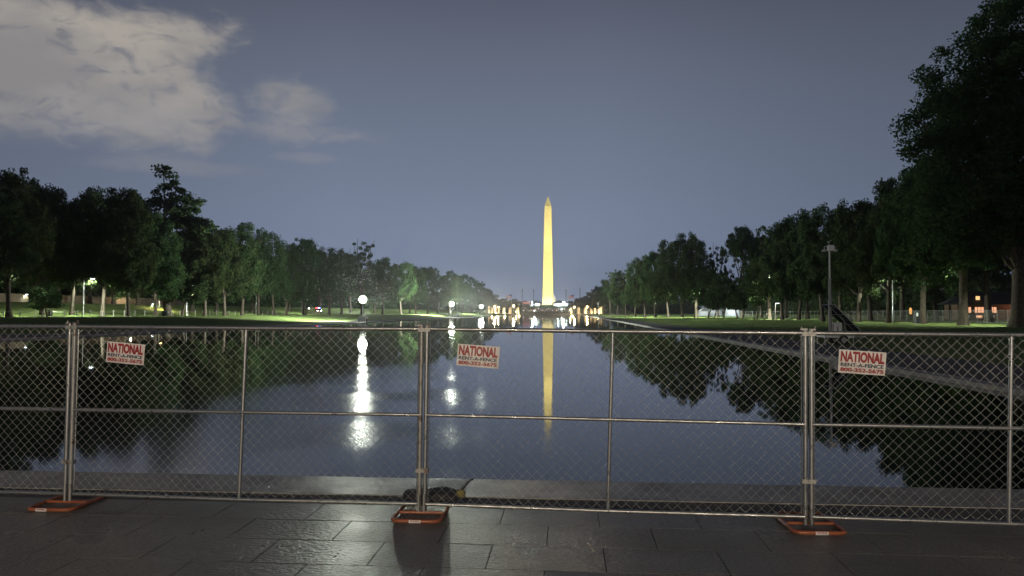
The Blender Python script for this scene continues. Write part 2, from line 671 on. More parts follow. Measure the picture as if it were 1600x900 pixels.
# paving: bedding sheet with slabs in running bond
pave = sheet('pavement', [-200, -60, -20, 0, 20, 60, 200], [-80, -40, -10, 0, 4, RISER - .002], JOINT, lambda x, y: -.012)
outer = mat('outer_paving', (.16, .15, .138), (.12, .113, .104), rough=.55, ns=1, bump=.5, bs=18, bd=.01)
tag(sheet('pavement', [-200, -11.2], [-80, RISER - .002], outer, lambda x, y: -.002), kind='structure')
tag(sheet('pavement', [8.2, 200], [-80, RISER - .002], outer, lambda x, y: -.002), kind='structure')
SW, SL = .588, .914
slab_meshes = []
for k in range(5):
    b = MB()
    b.box((0, 0, -.03), (SL - .009, SW - .009, .06))
    slab_meshes.append(b.mesh('paving_slab', SLAB, bevel=.0015))
for k in range(11):
    y1 = RISER - .006 - SW * k
    ph = .29 if k % 2 == 0 else -.177
    i0 = math.ceil((-11.0 - ph) / SL)
    i1 = math.floor((8.0 - ph) / SL)
    for i in range(i0, i1):
        x0 = ph + i * SL
        o = place('paving_slab', random.choice(slab_meshes), pave, (x0 + SL / 2, y1 - SW / 2, random.uniform(-.0006, .0006)))
        o.rotation_euler = (random.uniform(-.001, .001), random.uniform(-.0008, .0008), 0)


# ------------------------------------------------------------------ rental fence
FA = [Vector((-5.045 - 3.69, 7.30, 0)), Vector((-5.045, 7.186, 0)), Vector((-1.40, 7.085, 0)),
      Vector((2.165, 6.924, 0)), Vector((2.165 + 3.42, 6.81, 0))]
TOPZ = [1.81, 1.80, 1.79, 1.768, 1.76]
MIDZ = [.95, .946, .95, .93, .925]
PGAP = .027


def chain_link(W, z0, z1, ph=0., name='chain_link_mesh'):
    """interlocked zigzag wires filling one frame"""
    n = round(W / .0462)
    p = W / n
    rows = round((z1 - z0) / .0905)
    dz = (z1 - z0) / rows
    verts = []
    faces = []
    K = 5
    r = .0016
    for i in range(n):
        pts = []
        for j in range(rows * 2 + 1):
            z = z0 + j * dz / 2
            right = (j + i) % 2
            x = (i + .5) * p + (.5 if right else -.5) * p * 1.03
            y = (.004 if right else -.004)
            # slack in the mesh
            sl = .016 * math.sin(x * 2.1 + z * 3.0 + ph) * math.sin(PI * min(1, max(0, x / W))) 
            x = min(max(x, .004), W - .004)
            pts.append(Vector((x + .0035 * math.sin(x * 9 + z * 13 + ph) + .006 * math.sin(x * 1.7 + z * 4.1 + ph * 2), y + sl, z + .004 * math.sin(x * 5.3 + ph) + .003 * math.sin(z * 7 + x * 11))))
        b = MB().tube(pts, r, K, cap=False)
        o = len(verts)
        verts += b.v
        faces += [tuple(q + o for q in f) for f in b.f]
    me = bpy.data.meshes.new(name)
    me.from_pydata(verts, [], faces)
    me.materials.append(WIRE)
    me.polygons.foreach_set('use_smooth', [True] * len(faces))
    return me


PLAB = ['chain link fence panel at the left edge of the photo, cut by the frame',
        'chain link fence panel between the left and middle orange bases, left sign on it',
        'chain link fence panel in front of the tall obelisk, between middle and right bases',
        'chain link fence panel at the right edge of the photo, right sign on it']
fence_root = []
for i in range(4):
    a, b = FA[i], FA[i + 1]
    d = (b - a)
    L = d.length
    d.normalize()
    rz = math.atan2(d.y, d.x)
    W = L - 2 * PGAP
    zt = (TOPZ[i] + TOPZ[i + 1]) / 2
    sl = (TOPZ[i + 1] - TOPZ[i]) / W
    f = thing('temporary_fence', a + d * PGAP, rz, PLAB[i], 'fence panel', 'chain link panels of the rental fence')
    f.rotation_euler = (0, -math.atan(sl), rz) if False else (0, 0, rz)
    fence_root.append(f)
    zm = (MIDZ[i] + MIDZ[i + 1]) / 2
    lean = .010
    rr = .0205
    for x, h in ((0, TOPZ[i]), (W, TOPZ[i + 1])):
        MB().tube([(x, 0, .03), (x + lean * h * .5, 0, h * .5), (x + lean * h, 0, h + .012)], rr, 14).build('post', RUSTY if i == 1 else GALV, f, smooth=True)
    zb = .10
    q = lambda x, z0, z1: (x, 0, z0 + (z1 - z0) * x / W)
    MB().tube([q(0, TOPZ[i] - .012, TOPZ[i + 1] - .012), q(W / 2, TOPZ[i] - .016, TOPZ[i + 1] - .016), q(W, TOPZ[i] - .012, TOPZ[i + 1] - .012)], rr, 14).build('top_rail', GALV, f, (lean * 1.79, 0, 0), smooth=True)
    MB().tube([q(0, MIDZ[i], MIDZ[i + 1]), q(W, MIDZ[i], MIDZ[i + 1])], .017, 14).build('middle_rail', GALV, f, (lean * .95, -.002, 0), smooth=True)
    MB().tube([q(0, zb, zb), q(W / 2, zb - .008, zb - .008), q(W, zb, zb)], .0185, 14).build('bottom_rail', GALV, f, smooth=True)
    MB().tube([(W / 2 - .012, .003, zb), (W / 2 + .012, .003, zt * .5), (W / 2 + .04, .003, zt - .015)], .0175, 14).build('middle_post', GALV, f, smooth=True)
    me = chain_link(W - .03, zb + .012, zt - .028, i * 1.7)
    place('chain_link_mesh', me, f, (.018, .012, 0))
    # tension bars down each side, wire ties along the rails
    for x in (.030, W - .030):
        MB().tube([(x, .012, zb + .02), (x + lean * 1.7, .012, zt - .03)], .0045, 6).build('tension_bar', GALV, f, smooth=True)
    tie = MB()
    for k in range(1, 14):
        x = W * k / 14
        for z, rad in ((zb, .021), (zt - .015, .023)):
            tie.tube([(x + math.cos(t) * 0 , math.sin(t) * rad, z + math.cos(t) * rad) for t in np.linspace(0, 2 * PI, 9)[:-1]], .0016, 5, closed=True)
    tag(tie.build('wire_ties', WIRE, f), kind='stuff')
    # strap couplings where this panel meets the next one
    if i < 3:
        for z, nm in ((TOPZ[i + 1] - .02, 'coupling'), (.42, 'coupling')):
            cp = MB()
            cp.box((W + PGAP + lean * z, -.026, z), (.112, .005, .038))
            cp.box((W + PGAP + lean * z, .026, z), (.112, .005, .038))
            cp.box((W + PGAP + lean * z - .0585, 0, z), (.005, .057, .038))
            cp.box((W + PGAP + lean * z + .0585, 0, z), (.005, .057, .038))
            cp.build(nm, RUSTY, f, bevel=.001)
            bt = MB().tube([(W + PGAP + lean * z, -.045, z), (W + PGAP + lean * z, .045, z)], .007, 8)
            bt.tube([(W + PGAP + lean * z, -.034, z), (W + PGAP + lean * z, -.027, z)], .013, 6)
            bt.build('bolt', RUSTY, f)
        # top clamp: a cast saddle with an upstanding bolt pair
        zt2 = TOPZ[i + 1]
        cl = MB()
        xx = W + lean * zt2
        cl.box((xx - .012, 0, zt2 + .022), (.058, .044, .018))
        cl.tube([(xx - .03, 0, zt2 + .01), (xx - .03, 0, zt2 + .050)], .007, 8)
        cl.build('top_clamp', RUSTY, f, bevel=.002)
        cl = MB()
        cl.box((xx + PGAP * 2 + .01, 0, zt2 + .020), (.050, .040, .016))
        cl.tube([(xx + PGAP * 2 + .026, -.004, zt2 + .01), (xx + PGAP * 2 + .034, -.006, zt2 + .052)], .007, 8)
        cl.build('top_clamp', RUSTY, f, bevel=.002)


# ------------------------------------------------------------------ lettering
def text_mesh(body, w_, h_, m, bold=.02, depth=.0008, name='lettering'):
    cu = bpy.data.curves.new('txt', 'FONT')
    cu.body = body
    cu.offset = bold
    cu.extrude = .01
    cu.resolution_u = 3
    o = bpy.data.objects.new('txt', cu)
    C.objects.link(o)
    dg = bpy.context.evaluated_depsgraph_get()
    me = bpy.data.meshes.new_from_object(o.evaluated_get(dg))
    bpy.data.objects.remove(o)
    co = np.empty(len(me.vertices) * 3)
    me.vertices.foreach_get('co', co)
    co = co.reshape(-1, 3)
    lo, hi = co.min(0), co.max(0)
    out = np.zeros_like(co)
    out[:, 0] = ((co[:, 0] - lo[0]) / (hi[0] - lo[0]) - .5) * w_
    out[:, 2] = ((co[:, 1] - lo[1]) / (hi[1] - lo[1]) - .5) * h_
    out[:, 1] = -(co[:, 2] - lo[2]) / max(1e-6, hi[2] - lo[2]) * depth
    me.vertices.foreach_set('co', out.reshape(-1))
    me.name = name
    me.materials.clear()
    me.materials.append(m)
    me.update()
    return me


TN = text_mesh('NATIONAL', .375, .098, SIGNRED, bold=.045)
TR = text_mesh('RENT-A-FENCE', .368, .033, SIGNBLUE, bold=.03)
TP = text_mesh('800-352-5675', .372, .036, SIGNRED, bold=.04)


def make_sign(px, py, Yw, tilt, label, wob):
    c = at(px, py, Yw)
    s = thing('fence_sign', c, 0, label, 'sign', 'rental signs wired to the fence')
    s.rotation_euler = (R(wob), R(tilt), R(-1.5))
    n = 10
    vs, fs = [], []
    for j in range(4):
        for i in range(n + 1):
            x = (i / n - .5) * .405
            vs.append((x, .0035 * math.sin(i * .9 + j), (j / 3 - .5) * .208))
    for j in range(3):
        for i in range(n):
            a = j * (n + 1) + i
            fs.append((a, a + 1, a + n + 2, a + n + 1))
    me = bpy.data.meshes.new('sign_board')
    me.from_pydata(vs, [], fs)
    me.materials.append(SIGNWHITE)
    bo = place('board', me, s)
    md = bo.modifiers.new('thick', 'SOLIDIFY')
    md.thickness = .003
    md.offset = 1 if False else -1
    place('lettering', TN, s, (0, -.0055, .046))
    place('lettering', TR, s, (0, -.0055, -.027))
    place('lettering', TP, s, (0, -.0055, -.071))
    for x in (-.19, .19):
        for z in (-.09, .09):
            MB().tube([(x - .006, -.006, z), (x + .006, -.007, z + .004), (x + .004, .02, z)], .0014, 5).build('tie', WIRE, s)
    return s


make_sign(196, 552, 7.125, 4.6, 'white sign with red NATIONAL lettering on the left fence panel', 1)
make_sign(747, 556.5, 7.035, 4.2, 'white sign with red NATIONAL lettering on the middle panel, nearest the floodlight reflections', -1)
make_sign(1347, 566.5, 6.865, 3.8, 'white sign with red NATIONAL lettering on the right panel below the camera mast', 1)


# ------------------------------------------------------------------ orange fence bases
def rounded_loop(w0, w1, y0, y1, z, rad, n=6):
    pts = []
    cs = [(-w0 / 2, y0), (w0 / 2, y0), (w1 / 2, y1), (-w1 / 2, y1)]
    for i, (cx, cy) in enumerate(cs):
        p = Vector((cx, cy, z))
        a = Vector((*cs[i - 1], z))
        b = Vector((*cs[(i + 1) % 4], z))
        da, db = (a - p).normalized(), (b - p).normalized()
        p0, p1 = p + da * rad, p + db * rad
        for k in range(n + 1):
            t = k / n
            pts.append(p0 * (1 - t) ** 2 + p * 2 * t * (1 - t) + p1 * t * t)
    return pts


TSM = text_mesh('NATIONAL', .088, .014, SIGNRED, bold=.03)


def make_base(loc, rz, label, sx=0):
    b = thing('orange_stand', loc, rz, label, 'fence base', 'orange tube bases of the rental fence')
    MB().tube(rounded_loop(.45, .45, -.285, .34, .022, .09), .0185, 12, closed=True).build('loop', ORANGE, b, smooth=True)
    MB().tube([(-.215, 0, .026), (.215, 0, .026)], .015, 10).build('crossbar', ORANGE, b, smooth=True)
    for x in (-PGAP, PGAP):
        MB().tube([(x, 0, .03), (x, 0, .20)], .014, 10).build('pin', RUSTY, b, smooth=True)
    st = MB()
    for k in range(5):
        t0 = -1.35 + k * .42
        t1 = t0 + .42
        rr = .0195
        p = []
        for x in (-.055, .055):
            for t in (t0, t1):
                p.append((x + sx, -.285 - rr * math.sin(t + PI / 2) , .022 + rr * math.cos(t + PI / 2)* -1))
        st.add([p[0], p[2], p[3], p[1]], [(0, 1, 2, 3)])
    st.build('sticker', SIGNWHITE, b)
    place('sticker_lettering', TSM, b, (sx, -.3052, .027), (R(-18), 0, 0))
    return b


make_base(FA[1] + Vector((.02, -.03, .0)), R(1), 'orange tube base under the left pair of fence posts', -.06)
make_base(FA[2] + Vector((.0, -.03, .0)), R(0), 'orange tube base under the middle posts, black sandbag behind it')
make_base(FA[3] + Vector((.03, .06, .0)), R(2), 'orange tube base under the right pair of fence posts')

# black sandbag with yellow webbing over the rear of the middle base, resting on the rim
bag = thing('sandbag', (-1.35, 7.42, .075), R(-3), 'black sandbag with yellow webbing behind the middle fence posts', 'sandbag')
b = MB()
segs, rings = 22, 9
vs, fs = [], []
for j in range(rings + 1):
    v = -1 + 2 * j / rings
    for k in range(segs):
        t = 2 * PI * k / segs
        ex = lambda c: math.copysign(abs(c) ** .62, c)
        rad = math.sqrt(max(.0, 1 - abs(v) ** 3))
        x = .31 * rad * ex(math.cos(t)) * (1 + .03 * math.sin(5 * t))
        y = .155 * rad * ex(math.sin(t))
        z = .062 * v + .014 * math.sin(x * 14) * (v > 0) - .02 * abs(x / .3) * (v > 0)
        vs.append((x, y, z + .036))
for j in range(rings):
    for k in range(segs):
        k2 = (k + 1) % segs
        fs.append((j * segs + k, j * segs + k2, (j + 1) * segs + k2, (j + 1) * segs + k))
b.add(vs, fs)
b.build('bag', BLACKBAG, bag, smooth=True)
MB().box((.02, -.10, .0755), (.26, .028, .006)).build('webbing', YELLOW, bag, bevel=.002)
bb = MB()
for k in range(7):
    pass
bb.lathe([(.02, 0), (.045, .02), (.05, .06), (.036, .085)], 10).build('yellow_neck', YELLOW, bag, (.285, -.02, .01), smooth=True)
MB().tube([(.285, -.02, .085), (.315, .02, .12), (.345, .05, .155), (.375, .07, .18), (.40, .07, .178)], [.017, .013, .011, .012, .007], 8).build('tie_cord', RUBBER, bag, smooth=True)


# ------------------------------------------------------------------ trees
def leaves_mesh(name, centers, radii, per, size, seed):
    r = np.random.default_rng(seed)
    cs = np.repeat(centers, per, axis=0)
    rad = np.repeat(radii, per)[:, None]
    d = r.normal(size=cs.shape)
    d /= np.linalg.norm(d, axis=1)[:, None]
    q = r.random((len(cs), 1)) ** .45
    p = cs + d * q * rad * np.array([1, 1, .72])
    n = len(p)
    s = size * (.6 + .8 * r.random((n, 1)))
    u = r.normal(size=(n, 3))
    u[:, 2] *= .6
    u /= np.linalg.norm(u, axis=1)[:, None]
    t = r.normal(size=(n, 3))
    v = np.cross(u, t)
    v /= np.linalg.norm(v, axis=1)[:, None]
    # leaf sprays: four-cornered, pointed
    quad = np.stack([p - u * s * .6, p + v * s * .34, p + u * s * .6, p - v * s * .34], 1).reshape(-1, 3)
    me = bpy.data.meshes.new(name)
    me.vertices.add(n * 4)
    me.vertices.foreach_set('co', quad.astype(np.float32).reshape(-1))
    me.loops.add(n * 4)
    me.loops.foreach_set('vertex_index', np.arange(n * 4, dtype=np.int32))
    me.polygons.add(n)
    me.polygons.foreach_set('loop_start', np.arange(0, n * 4, 4, dtype=np.int32))
    me.update(calc_edges=True)
    me.materials.append(LEAF)
    return me


def branch_path(r, a, b, sag=.12, n=5):
    a, b = np.array(a, float), np.array(b, float)
    L = np.linalg.norm(b - a)
    pts = []
    off = r.normal(size=3) * L * sag * .4
    for k in range(n + 1):
        t = k / n
        p = a + (b - a) * t
        p = p + off * math.sin(PI * t) + np.array([0, 0, L * sag * math.sin(PI * t)]) + (r.normal(size=3) * L * .02 if 0 < k < n else 0)
        pts.append(tuple(p))
    return pts


TREES = {}


def tree_variant(key, H, Rr, lobes, n_clump, per, leaf, seed, trunk_r=.5, fork=.22, clump_r=1.25, bark=None, bare=0, sparse=0):
    """lobes: ellipsoids (cx,cy,cz,rx,ry,rz) as fractions of radius and height"""
    r = np.random.default_rng(seed)
    lobes = [(cx * Rr, cy * Rr, cz * H, rx * Rr, ry * Rr, rz * H) for cx, cy, cz, rx, ry, rz in lobes]
    vol = np.array([l[3] * l[4] * l[5] for l in lobes]) ** .8
    pick = r.choice(len(lobes), n_clump, p=vol / vol.sum())
    cen, rad = [], []
    for k in pick:
        l = lobes[k]
        d = r.normal(size=3)
        d /= np.linalg.norm(d)
        q = (.35 + .65 * r.random()) ** .5
        q *= 1 + .10 * r.normal()
        cen.append((l[0] + d[0] * l[3] * q, l[1] + d[1] * l[4] * q, l[2] + d[2] * l[5] * q))
        rad.append(clump_r * (.6 + .7 * r.random()))
    cen, rad = np.array(cen), np.array(rad)
    lm = leaves_mesh('crown', cen, rad, per, leaf, seed + 1)
    # wood
    b = MB()
    zf = H * fork
    lean = r.normal(size=2) * .25
    base = (0, 0, -.4)
    top = (lean[0], lean[1], zf)
    tp = [(0, 0, -.5), (0, 0, .25), (lean[0] * .2, lean[1] * .2, 1.0), (lean[0] * .6, lean[1] * .6, zf * .6), top]
    b.tube(tp, [trunk_r * 1.7, trunk_r * 1.35, trunk_r, trunk_r * .88, trunk_r * .85], 12)
    tips = []
    for li, l in enumerate(lobes):
        m_ = 2 if l[3] > .45 * Rr else 1
        for _ in range(m_):
            e = (l[0] + r.normal() * l[3] * .25, l[1] + r.normal() * l[4] * .25, l[2] + r.normal() * l[5] * .15)
            a0 = (top[0], top[1], zf * (.85 + .25 * r.random()))
            pp = branch_path(r, a0, e, .10, 6)
            rr = trunk_r * (.30 + .2 * r.random())
            b.tube(pp, [rr * (1 - .8 * t / 6) for t in range(7)], 8)
            tips.append((pp, rr))
    for k in range(min(len(cen), 90)):
        pp, rr = tips[r.integers(len(tips))]
        dist = [np.linalg.norm(np.array(q) - cen[k]) for q in pp[2:]]
        j = int(np.argmin(dist)) + 2
        if min(dist) < .75 * Rr:
            r0 = rr * (1 - .8 * j / 6) * .55
            bp = branch_path(r, pp[j], cen[k], .08, 4)
            b.tube(bp, [r0, r0 * .8, r0 * .6, r0 * .4, r0 * .2], 5)
    for k in range(bare):
        pp, rr = tips[r.integers(len(tips))]
        e = np.array(pp[-1])
        for _ in range(3):
            d = np.array([r.normal() * .5, r.normal() * .5, 1 + r.random()])
            q = e + d * H * .07
            b.tube(branch_path(r, tuple(e), tuple(q), .06, 4), [.10, .08, .06, .045, .02], 5)
    wm = b.mesh('trunk', bark or BARK, smooth=True)
    TREES[key] = (wm, lm, H, Rr)


OV = [(0, 0, .58, .75, .75, .34), (-.45, .1, .42, .5, .5, .20), (.45, -.1, .45, .52, .5, .20), (.1, .45, .42, .5, .5, .2), (-.1, -.45, .45, .5, .5, .2), (.12, 0, .82, .42, .42, .14), (-.25, .1, .76, .36, .36, .13)]
tree_variant('oval', 20, 8, OV, 260, 130, .34, 11, .48)
tree_variant('oval_c', 19, 8, [(.1, 0, .56, .7, .75, .3), (-.5, .1, .5, .45, .5, .16), (.5, -.1, .38, .48, .5, .17), (-.2, .45, .38, .5, .5, .18), (.2, -.45, .46, .5, .5, .2), (-.2, 0, .84, .34, .36, .12), (.35, .1, .74, .36, .36, .13), (-.72, 0, .33, .25, .3, .08)], 240, 130, .34, 31, .5)
tree_variant('oval_b', 19, 8, [(-.15, 0, .55, .7, .7, .32), (.5, .1, .5, .45, .5, .2), (-.5, -.1, .38, .45, .5, .18), (.1, -.5, .38, .5, .4, .17), (.25, .1, .80, .33, .35, .15), (-.35, 0, .80, .34, .3, .13), (0, .4, .5, .5, .5, .25)], 260, 130, .34, 12, .45)
tree_variant('tall', 28, 8, [(0, 0, .45, .7, .7, .22), (-.4, 0, .33, .5, .6, .13), (.45, 0, .36, .5, .6, .14), (.05, 0, .70, .38, .38, .15), (-.18, .1, .87, .26, .26, .10), (.5, .1, .62, .30, .3, .11), (.78, 0, .50, .22, .25, .07), (-.5, 0, .55, .32, .3, .10)], 250, 95, .42, 13, .6, clump_r=1.15)
VS = [(0, 0, .80, .62, .62, .13), (-.55, .1, .72, .38, .4, .12), (.55, 0, .74, .4, .4, .11), (.1, .55, .70, .4, .35, .11), (-.1, -.55, .70, .4, .35, .12), (-.3, -.1, .86, .35, .35, .08), (.35, .1, .87, .35, .35, .08), (.75, .1, .62, .2, .25, .08), (-.78, 0, .6, .2, .25, .08)]
tree_variant('vase', 20, 8, VS, 210, 70, .38, 14, .42, fork=.3, clump_r=1.0)
tree_variant('dense', 18, 6.5, [(0, 0, .50, .85, .85, .28), (0, 0, .74, .58, .58, .20), (-.35, .1, .34, .6, .6, .16), (.4, -.1, .36, .58, .6, .16), (0, -.4, .34, .55, .5, .15), (.1, .05, .90, .28, .28, .08)], 240, 130, .32, 15, .40)
tree_variant('dense_b', 18, 6.5, [(0, .1, .46, .85, .8, .26), (.1, 0, .70, .6, .6, .2), (-.45, .1, .40, .5, .6, .18), (.5, -.1, .30, .45, .6, .14), (0, .4, .34, .55, .5, .15), (-.15, .05, .88, .3, .28, .09), (.35, 0, .82, .18, .2, .06)], 230, 130, .32, 35, .36)
tree_variant('small', 12, 5, [(0, 0, .55, .8, .8, .28), (-.35, -.1, .40, .55, .6, .18), (.38, .1, .44, .55, .6, .2), (.05, 0, .80, .45, .45, .15)], 150, 90, .33, 16, .22, clump_r=.95)
tree_variant('giant', 36, 14, [(0, 0, .48, .72, .7, .28), (-.55, -.1, .38, .42, .5, .15), (-.62, .05, .56, .34, .4, .11), (-.42, 0, .70, .30, .4, .10), (-.08, -.1, .83, .34, .4, .09), (.34, 0, .90, .45, .5, .10), (.5, .1, .65, .5, .5, .2), (.55, 0, .40, .45, .5, .16), (0, -.5, .40, .5, .45, .16), (-.1, -.3, .66, .5, .5, .15), (-.78, 0, .47, .2, .25, .06), (-.42, .1, .26, .35, .4, .08)], 700, 190, .31, 17, .85, fork=.17, clump_r=1.55)
tree_variant('ragged', 24, 8, [(-.05, 0, .55, .8, .8, .22), (.5, 0, .42, .5, .5, .16), (-.5, 0, .42, .5, .5, .16), (-.42, 0, .84, .12, .12, .045), (-.25, 0, .92, .10, .10, .05), (-.62, 0, .80, .12, .12, .03), (.45, 0, .83, .14, .14, .035), (.62, 0, .89, .15, .12, .03), (.28, 0, .78, .12, .12, .04), (-.1, 0, .80, .16, .16, .05)], 150, 90, .38, 18, .5, clump_r=.85)
tree_variant('bare_top', 21, 7, [(0, 0, .48, .8, .8, .24), (-.4, 0, .36, .5, .6, .16), (.45, 0, .38, .5, .6, .16), (.25, 0, .74, .42, .4, .12), (-.3, 0, .72, .32, .3, .1)], 200, 90, .40, 19, .42, bare=9)

LEFT = []
# px of the trunk, distance, px of the top, half width in px, kind, description
left_trees = [
    # far-left dark mass
    (-30, 96, 250, 75, 'tall', 'tall black tree at the left edge of the photo'),
    (14, 104, 258, 62, 'oval', 'dark tree second from the left edge, ragged top against the sky'),
    (66, 118, 288, 55, 'oval_b', 'dark tree behind the pair of thin saplings at the far left'),
    (112, 124, 306, 52, 'oval', 'dark tree with a pale lit trunk left of the single lamp pole'),
    (160, 128, 292, 50, 'oval_b', 'dark round-topped tree just right of the left lamp pole'),
    (200, 124, 296, 48, 'dense', 'dark tree with a forked trunk, midway between the lamp pole and the tallest left tree'),
    (243, 132, 330, 45, 'dense', 'dark tree standing before the tallest tree of the left bank'),
    (262, 150, 250, 84, 'tall', 'tallest tree of the left bank, its crown rising clear of its neighbours'),
    (285, 138, 400, 42, 'small', 'low-branched tree with a thick pale twin trunk under the tallest left tree'),
    (320, 142, 356, 42, 'oval', 'tree just right of the tallest left tree, lamp glinting under its crown'),
    (351, 152, 352, 44, 'oval_b', 'rounded green tree left of the green-lit conical tree'),
    (378, 160, 349, 38, 'dense', 'green-lit conical tree, brightest leaves of the left bank'),
    (404, 176, 344, 30, 'bare_top', 'tree with bare twigs sticking from its top'),
    (428, 178, 362, 32, 'dense', 'green tree just right of the bare-twigged one'),
    (447, 192, 378, 30, 'oval', 'tree of the left bank, its trunk third left of the red lights'),
    (474, 204, 371, 32, 'vase', 'open fan-topped tree above the red lights'),
    (478, 200, 405, 25, 'small', 'small lit tree just left of the emergency vehicle'),
    (514, 214, 384, 34, 'oval_b', 'tree between the red lights and the brightest floodlight, pale trunk'),
    (534, 226, 388, 30, 'oval', 'tree with a thin forked trunk next left of the brightest floodlight'),
    (566, 262, 364, 36, 'ragged', 'ragged tree with two bare arms rising above the brightest floodlight'),
    (598, 280, 400, 30, 'oval', 'tree right behind the brightest floodlight'),
    (626, 310, 408, 30, 'oval_b', 'first hazy tree right of the brightest floodlight'),
    (650, 345, 418, 26, 'oval', 'second hazy tree right of the brightest floodlight'),
    (668, 385, 416, 22, 'vase', 'hazy tree with an open top left of the second floodlight'),
    (684, 420, 417, 20, 'tall', 'narrow hazy tree just left of the second floodlight'),
    (703, 450, 422, 22, 'oval', 'hazy tree behind the second floodlight'),
    (722, 490, 427, 20, 'oval_b', 'hazy tree between the second and third floodlights'),
    (738, 530, 432, 17, 'dense', 'hazy tree just left of the third floodlight'),
    (750, 580, 439, 14, 'oval', 'hazy tree behind the third floodlight'),
    (762, 640, 450, 13, 'oval_b', 'last hazy tree of the left bank, over the lit pillars'),
    # second row behind
    (-10, 135, 300, 60, 'oval', 'dark tree of the back row at the left edge'),
    (50, 140, 282, 52, 'oval_b', 'dark tree of the left back row above the small white lamp'),
    (92, 150, 296, 48, 'dense', 'dark tree of the left back row above the lit retaining strip'),
    (140, 152, 293, 45, 'oval', 'dark tree of the left back row behind the lamp pole'),
    (178, 160, 288, 44, 'tall', 'dark tall tree of the left back row right of the lamp pole'),
    (215, 165, 298, 40, 'oval_b', 'dark tree of the left back row left of the tallest tree'),
    (300, 175, 330, 45, 'oval', 'dark tree of the left back row right of the tallest tree'),
    (338, 185, 360, 38, 'oval_b', 'dark tree of the left back row behind the rounded green tree'),
    (395, 205, 370, 34, 'oval', 'dark tree of the left back row under the bare twigs'),
    (452, 240, 395, 32, 'oval_b', 'dim tree of the left back row under the fan-topped tree'),
    (500, 265, 392, 32, 'dense', 'dim tree of the left back row above the red lights'),
    (548, 300, 392, 30, 'oval', 'dim tree of the left back row left of the floodlight glare'),
    (585, 330, 405, 28, 'dense', 'dim tree of the left back row in the floodlight glare'),
    (640, 400, 411, 26, 'oval_b', 'dim tree of the left back row between first and second floodlights'),
]
right_trees = [
    (1592, 82, -30, 196, 'giant', 'giant black tree filling the upper right corner'),
    (1505, 93, 130, 88, 'tall', 'dark tree with the thick trunk left of the orange windows'),
    (1441, 104, 235, 70, 'oval', 'dark tree with a pale forked trunk beside the utility cabinet'),
    (1388, 115, 280, 60, 'oval_b', 'dark tree whose trunk hides part of the long mesh fence, right of the camera mast'),
    (1341, 122, 308, 55, 'oval', 'dark tree next right of the camera mast'),
    (1285, 134, 319, 54, 'oval_b', 'dark tree directly behind the camera mast'),
    (1248, 152, 327, 46, 'dense', 'dark tree with a pale trunk left of the camera mast'),
    (1222, 152, 340, 38, 'oval', 'thick-trunked tree, second left of the camera mast'),
    (1202, 168, 349, 36, 'tall', 'upright tree, dark slim trunk third left of the camera mast'),
    (1183, 176, 400, 30, 'small', 'low green-lit tree with a thin trunk, right of the white tents'),
    (1152, 184, 432, 26, 'small', 'low green-lit tree in front of the larger white tent'),
    (1160, 222, 352, 36, 'vase', 'umbrella-shaped tree with sky showing through its limbs'),
    (1131, 196, 424, 26, 'small', 'low green-lit tree between the two white tents'),
    (1122, 236, 372, 24, 'ragged', 'thin dark tree left of the umbrella-shaped tree'),
    (1117, 208, 436, 20, 'small', 'small tree in front of the smaller white tent'),
    (1107, 216, 418, 26, 'small', 'small green tree left of the smaller white tent'),
    (1088, 228, 366, 34, 'oval', 'large rounded tree right of the tree line dip, tallest of the middle group'),
    (1066, 236, 361, 34, 'oval_b', 'large rounded tree at the summit of the middle group'),
    (1044, 250, 374, 30, 'dense', 'green tree left of the summit of the middle group'),
    (1024, 268, 388, 28, 'oval', 'green tree of the middle group, second left of its summit'),
    (1008, 290, 397, 24, 'oval_b', 'green tree of the middle group, third left of its summit'),
    (992, 325, 402, 23, 'dense', 'green tree of the middle group, fourth left of its summit'),
    (978, 365, 413, 20, 'ragged', 'spiky-topped tree where the right tree line starts to fall'),
    (965, 410, 420, 18, 'oval', 'tree right of the spiky dark tree near the lit pillars'),
    (954, 470, 417, 14, 'ragged', 'spiky dark tree against the sky near the lit pillars'),
    (944, 540, 436, 15, 'oval_b', 'second last tree of the right bank toward the obelisk'),
    (933, 640, 446, 14, 'oval', 'last tree of the right bank before the lit pillars'),
    (921, 760, 457, 13, 'dense', 'rounded tree behind the right lit pillars'),
    # back row
    (1545, 120, 205, 80, 'oval', 'black tree behind the orange windows'),
    (1462, 132, 262, 62, 'oval_b', 'black tree of the right back row, left of the orange windows'),
    (1410, 145, 272, 56, 'tall', 'black tree of the right back row behind the slim white pole'),
    (1360, 150, 305, 52, 'oval', 'black tree of the right back row right of the camera mast'),
    (1312, 165, 322, 46, 'dense', 'black tree of the right back row behind the camera mast'),
    (1262, 180, 332, 42, 'oval', 'black tree of the right back row left of the camera mast'),
    (1228, 200, 336, 34, 'oval_b', 'dark tree of the right back row, over the mesh fence'),
    (1190, 230, 362, 30, 'oval', 'dark tree of the right back row beside the umbrella-shaped tree'),
]
far_trees = [(772, 800, 459, 13), (786, 880, 466, 16), (803, 930, 467, 14), (818, 960, 470, 10), (905, 860, 464, 10), (914, 880, 462, 12),
             (892, 930, 470, 8), (867, 1010, 471, 5)]
